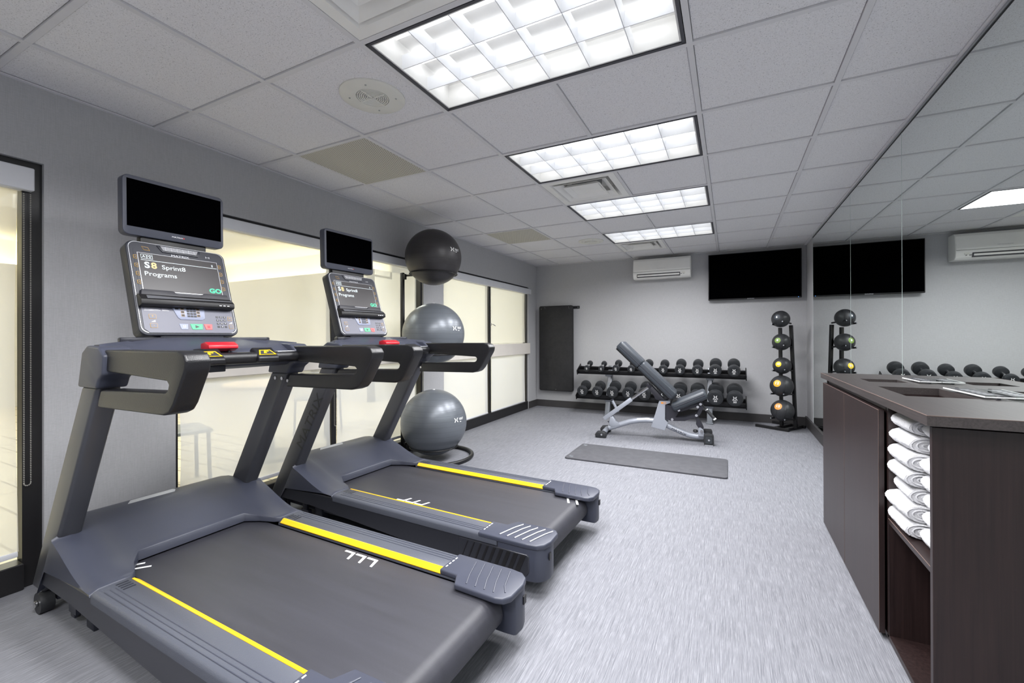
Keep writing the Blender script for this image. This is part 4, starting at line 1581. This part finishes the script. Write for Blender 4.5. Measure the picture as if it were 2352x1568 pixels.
for (z, rad, num, cname, _), pos in zip(TIER, ('bottom', 'second from bottom', 'middle', 'second from top', 'topmost')):
    t = (z - .03) / 1.27
    c = (P1b.lerp(P1t, t) + P2b.lerp(P2t, t)) / 2 - uy * (.018 + rad * .93 + .004)
    c.z = z
    for Pb, Pt in ((P1b, P1t), (P2b, P2t)):
        zz = z - math.sqrt(rad * rad - .0815 ** 2) - .012
        a = Pb.lerp(Pt, (zz - .03) / 1.27)
        tip = a - uy * (rad * 2.05) + Vector((0, 0, .022))
        rd = B().tube([a, tip], .010, 10).done('ball_rod', M_BLKST, tr)
        B().tube([tip, tip - uy * .004 + Vector((0, 0, .001))], .007, 10).done('rod_cap', M_GREYST, rd)
    r = thing('medicine_ball', 'black rubber medicine ball numbered %s on %s disc, %s on the ball tree' % (num, cname, pos), 'ball', c, 0, 'medicine balls on the ball tree')
    b = B().sphere((0, 0, 0), rad, 40, 28)
    b.done('ball_shell', M_MEDB, r, 180)
    for k in range(4):
        M = Matrix.Rotation(k * PI / 4 + .2, 4, 'Z') @ Matrix.Rotation(PI / 2 + .18, 4, 'X')
        B().tube([((rad + .0002) * math.cos(2 * PI * q / 40), (rad + .0002) * math.sin(2 * PI * q / 40), 0) for q in range(40)], .0016, 4, closed=True, M=M).done('seam', M_BLK, r)
    toc = (CAM - c).normalized()
    a0 = math.atan2(toc.y, toc.x) - .42
    el = .50 if num == '15' else (.32 if num == '12' else .22)
    n = Vector((math.cos(a0) * math.cos(el), math.sin(a0) * math.cos(el), math.sin(el)))
    rt = Vector((-math.sin(a0), math.cos(a0), 0))
    M = frame(n * 0, rt, n.cross(rt))
    cap_r = rad * .33
    prof = [(rad * math.sin(q), rad * math.cos(q) + .0012) for q in [i * math.asin(cap_r / rad) / 5 for i in range(6)]]
    o = B().lathe(prof, 28).done('weight_label', LAB[num], r, 60)
    o.matrix_local = M
    text(num, rad * .34, M_WHT, o, Matrix.Translation((0, 0, rad + .0024)), 'weight_number', bold=.001, width=1.15)

# ------------------------------------------------------------------ mats
fm_ = thing('exercise_mat', 'flat grey exercise mat lying on the carpet in front of the bench', 'mat', (.627, 2.935, 0), math.radians(.2))
B().prism(rrect(1.43, .60, .03, 4), 0, .014, 'z', bev=.003).done('mat_sheet', M_MATG, fm_)
for y_ in (-.235, .235):
    B().lathe([(.010, .0138), (.013, .0165), (.020, .0165), (.022, .0138), (.010, .0138)], 20, Matrix.Translation((-.665, y_, 0))).done('eyelet', M_GREYST, fm_)
    B().lathe([(0, .0142), (.0105, .0142)], 16, Matrix.Translation((-.665, y_, 0))).done('eyelet_hole', M_BLK, fm_)
wm = thing('hanging_mat', 'black exercise mat hanging from a wall bracket left of the dumbbell rack', 'mat', (-1.236, YB - .075, .99))
B().prism(rrect(.592, 1.418, .03, 5), -.03, .03, 'y', bev=.006).done('mat_sheet', M_MATB, wm)
for (x_, z_) in ((-.258, .66), (.235, .66), (.0, -.68)):
    B().tube([(x_, -.0335, z_), (x_, -.0295, z_)], .009, 14).done('eyelet', M_BLK, wm)
    B().tube([(x_ + .004, -.0345, z_), (x_ + .004, -.033, z_)], .003, 8).done('hook_tip', M_CHROME, wm)
hb = thing('mat_bracket', 'small black steel bar bracket on back wall at top of the black mat', 'bracket', (-.92, YB, 1.668))
B().box(-.56, .070, -.012, -.001, -.022, .022, bev=.002).done('wall_bar', M_BLKST, hb)
B().tube([(.045, -.016, .0), (.045, -.012, .0)], .007, 12).done('screw', M_ALU, hb)
for x_ in (-.50, -.08):
    B().tube([(x_, -.01, -.012), (x_, -.11, -.012), (x_, -.125, .004)], .005, 8).done('hook', M_CHROME, hb)

# ------------------------------------------------------------------ wall-mounted television and air conditioner
tv = thing('television', 'large black flat television mounted high on the back wall', 'television', (1.652, YB, 2.015))
B().box(-.562, .562, -.085, -.040, -.324, .324, bev=.006).done('tv_shell', M_BLK, tv)
B().box(-.552, .552, -.0865, -.084, -.306, .316).done('screen', M_SCR, tv, 0)
text('SAMSUNG', .017, M_SILV, tv, frame((-.03, -.0858, -.315), (1, 0, 0), (0, 0, 1)), 'tv_print', width=1.1)
B().box(.52, .526, -.0862, -.085, -.317, -.312).done('standby_light', M_BLUE, tv, 0)
B().box(-.25, .25, -.042, 0, -.2, .2, bev=.004).done('wall_mount', M_BLKST, tv)
ac = thing('air_conditioner', 'white split air conditioner high on the back wall beside the television', 'air conditioner', (.458, YB, 2.195))
prof = [(0, -.150), (0, .150), (-.13, .152), (-.155, .145), (-.172, .12), (-.195, -.02), (-.198, -.075), (-.185, -.125), (-.15, -.150)]
B().prism(prof, -.405, .405, 'x', bev=.008, seg=3).done('casing', M_WHITE, ac, 40)
B().prism([(-.158, .140), (-.176, .115), (-.199, -.022), (-.199, -.045), (-.192, -.045), (-.15, .13)], -.398, .398, 'x', bev=.003).done('front_panel', M_WHITE, ac, 40)
B().box(-.345, .265, -.2005, -.150, -.130, -.080).done('air_outlet', M_KEYD, ac, 0)
B().prism([(-.209, -.100), (-.203, -.094), (-.196, -.114), (-.202, -.117)], -.335, .255, 'x').done('louver', M_WHITE, ac, 0)
B().box(.29, .33, -.1995, -.192, -.098, -.078).done('indicator', M_GRILLE, ac, 0)
B().box(.27, .29, -.1985, -.190, -.108, -.103).box(.31, .32, -.1985, -.190, -.108, -.103).done('indicator_light', M_KEYD, ac, 0)
B().box(-.40, .40, -.1995, -.19, -.0485, -.0465).done('panel_joint', M_KEYD, ac, 0)
text('MITSUBISHI ELECTRIC', .012, M_SILV, ac, frame((.0, -.1985, -.008), (1, 0, 0), (0, -.13, 1)), 'casing_print', width=1.1)
# ------------------------------------------------------------------ cabinet, worktop, towels
CX0, CZ = 1.905, .922           # carcass face, underside of worktop
Y0, Y1, YD = .400, 1.945, .838
cb = thing('storage_cabinet', 'dark espresso laminate cabinet with doors and an open towel niche', 'cabinet', (0, 0, 0))
B().box(CX0, XR - .012, Y0, Y0 + .019, 0, CZ - .012, bev=.001, seg=1).done('end_panel', M_WOOD, cb, 0)
B().box(CX0, XR - .012, Y1 - .019, Y1, 0, CZ - .012, bev=.001, seg=1).done('end_panel', M_WOOD, cb, 0)
B().box(CX0 + .004, XR - .012, YD - .026, YD - .007, .02, CZ - .012, bev=.001, seg=1).done('divider', M_WOOD, cb, 0)
B().box(XR - .03, XR - .012, Y0 + .019, Y1 - .019, .02, CZ - .012).done('back_panel', M_WOOD, cb, 0)
B().box(CX0 + .004, XR - .03, Y0 + .019, YD - .026, .462, .482, bev=.001, seg=1).done('shelf', M_WOOD, cb, 0)
B().box(CX0 + .003, CX0 + .0045, Y0 + .019, YD - .026, .4805, .4823).done('shelf_edge', M_EDGE, cb, 0)
B().box(CX0 + .004, XR - .03, Y0 + .019, Y1 - .019, .012, .032, bev=.001, seg=1).done('bottom_panel', M_WOOD, cb, 0)
B().box(CX0 + .004, XR - .03, YD, Y1 - .019, CZ - .04, CZ - .014).done('top_rail', M_WOOD, cb, 0)
for a, b in ((YD - .002, 1.398), (1.402, Y1 + .002)):
    dr = B().box(CX0 - .020, CX0 - .001, a, b, .022, .893, bev=.0012, seg=1).done('door', M_WOOD, cb, 0)
    B().box(CX0 - .0203, CX0 - .0195, a - .0004, a + .0008, .022, .893).done('door_edge', M_EDGE, dr, 0)
    B().box(CX0 - .0203, CX0 - .0185, a, b, .8925, .8935).done('door_edge', M_EDGE, dr, 0)
B().box(CX0 + .0, CX0 + .02, Y0 + .019, Y1, CZ - .006, CZ - .001).done('packing_strip', M_BLK, cb, 0)
# worktop slab with two cut-outs
wt = thing('worktop', 'dark laminate worktop with two square cut-outs on the espresso cabinet', 'worktop')
xs = [1.876, 1.972, 1.995, 2.150, 2.182, XR - .009]
yw = [.345, .845, 1.195, 1.435, 1.600, 1.962]
sl = B()
t_ = bmesh.new()
vv = {}
for i, x in enumerate(xs):
    for j, y_ in enumerate(yw):
        for k, z in enumerate((CZ, CZ + .030)):
            vv[i, j, k] = t_.verts.new((x, y_, z))


def solid(i, j):
    if i < 0 or j < 0 or i >= len(xs) - 1 or j >= len(yw) - 1:
        return False
    if j == 1 and i in (1, 2, 3):
        return False
    if j == 3 and i == 2:
        return False
    return True


for i in range(len(xs) - 1):
    for j in range(len(yw) - 1):
        if not solid(i, j):
            continue
        for k in (0, 1):
            t_.faces.new((vv[i, j, k], vv[i + 1, j, k], vv[i + 1, j + 1, k], vv[i, j + 1, k]))
        for (di, dj, a, b) in ((-1, 0, (i, j), (i, j + 1)), (1, 0, (i + 1, j), (i + 1, j + 1)), (0, -1, (i, j), (i + 1, j)), (0, 1, (i, j + 1), (i + 1, j + 1))):
            if not solid(i + di, j + dj):
                t_.faces.new((vv[a[0], a[1], 0], vv[b[0], b[1], 0], vv[b[0], b[1], 1], vv[a[0], a[1], 1]))
bmesh.ops.recalc_face_normals(t_, faces=t_.faces)
sl._merge(t_)
sl.done('slab', M_TOP, wt, 0)
B().box(1.8755, 1.878, .345, 1.962, CZ + .0292, CZ + .0305).box(1.876, XR - .01, .3445, .347, CZ + .0292, CZ + .0305).done('worn_edge', M_EDGE, wt, 0)  # thin lighter line along the front and near edges
for (x0, x1, y0, y1) in ((xs[1], xs[4], yw[1], yw[2]), (xs[2], xs[3], yw[3], yw[4])):
    ch = B()
    for (a, b, c, d_) in ((x0 - .012, x0, y0, y1), (x1, x1 + .012, y0, y1), (x0 - .012, x1 + .012, y0 - .012, y0), (x0 - .012, x1 + .012, y1, y1 + .012)):
        ch.box(a, b, c, d_, CZ - .10, CZ - .0005)
    ch.done('chute', M_WOOD, cb, 0)
for (x_, y_), l in (((2.222, .985), 'clear acrylic sign holder lying on the worktop beside the large cut-out'), ((2.222, 1.52), 'clear acrylic sign holder on the worktop beside the small far cut-out')):
    sg = thing('sign_holder', l, 'sign', (x_, y_, CZ + .0305), math.radians(2), 'acrylic sign holders')
    hw, hd = .040, (.155 if y_ < 1.2 else .105)
    B().box(-hw, hw, -hd, hd, .008, .011, bev=.001, seg=1).done('acrylic_plate', M_ACR, sg, 0)
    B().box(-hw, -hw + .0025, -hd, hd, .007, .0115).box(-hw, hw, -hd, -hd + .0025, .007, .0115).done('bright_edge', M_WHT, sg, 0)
    cd = B().box(-hw * .72, hw * .80, -hd * .78, hd * .80, .0112, .0118).done('sign_card', M_KEYD, sg, 0)
    for k in range(5):
        a = -hd * .55 + k * hd * .26
        B().box(-hw * .30, hw * .34, a, a + hd * .10, .0117, .0122).done('sign_mark', M_SILV, cd, 0)
    for k in (-1, 1):
        B().lathe([(0, .013), (.005, .013), (.006, .011), (.006, 0), (0, 0)], 12, Matrix.Translation((0, k * (hd - .012), 0))).done('standoff', M_KEYD, sg)


def towel(seed):
    rnd = random.Random(seed)
    n, m = 64, 30
    L = .19
    vs, fs = [], []
    ph = rnd.random() * 6
    # spiral cross-section so that the rolled end reads as a roll
    for j in range(m + 1):
        s = j / m
        yv = -L / 2 + L * s
        end = 1 - .10 * (abs(2 * s - 1) ** 6)
        for i in range(n):
            a = 2 * PI * i / n
            lump = 1 + .025 * math.sin(3 * a + ph) + .02 * math.sin(5 * s * PI + ph) * math.cos(a + ph) + .012 * math.sin(9 * s + 4 * a)
            lump += rnd.uniform(-.028, .028)
            vs.append((.052 * end * lump * math.cos(a), yv + .004 * math.sin(2 * a + ph), .0305 * end * lump * math.sin(a)))
    for j in range(m):
        for i in range(n):
            fs.append((j * n + i, j * n + (i + 1) % n, (j + 1) * n + (i + 1) % n, (j + 1) * n + i))
    b = B().mesh(vs, fs + [tuple(range(n)), tuple(m * n + i for i in range(n))])
    return b, L


def spiral(L):
    pts, N = [], 46
    for k in range(N):
        t = k / (N - 1)
        a = t * 2 * PI * 2.6
        q = .10 + .84 * t
        pts.append((.048 * q * math.cos(a), -L / 2 - .001, .028 * q * math.sin(a)))
    return B().tube(pts, .0035, 6)


tw = []
for v in range(3):
    tb, L = towel(v)
    sp = spiral(L)
    tw.append((tb.data('roll_body', 60), sp.data('rolled_end', 60)))
    for d_ in tw[-1]:
        d_.materials.append(M_TOWEL)
LVL = ['bottom', 'second from bottom', 'third from bottom', 'middle', 'third from top', 'second from top', 'topmost']
for col, (yc, cn) in enumerate(((.716, 'far'), (.512, 'near'))):
    for k in range(7):
        rnd = random.Random(col * 10 + k)
        z = .4825 + .0315 + k * .0590
        x = 1.958 + col * .038 + rnd.uniform(-.012, .012) - (.012 if k == 0 else 0)
        r = thing('rolled_towel', 'white rolled towel, %s of the %s stack in the cabinet niche' % (LVL[k], cn), 'towel', (x, yc + rnd.uniform(-.006, .006), z), rnd.uniform(-.06, .06), 'rolled white towels in the niche')
        q = tw[(k + col) % 3]
        put('roll_body', q[0], r)
        put('rolled_end', q[1], r)
bpy.context.view_layer.update()
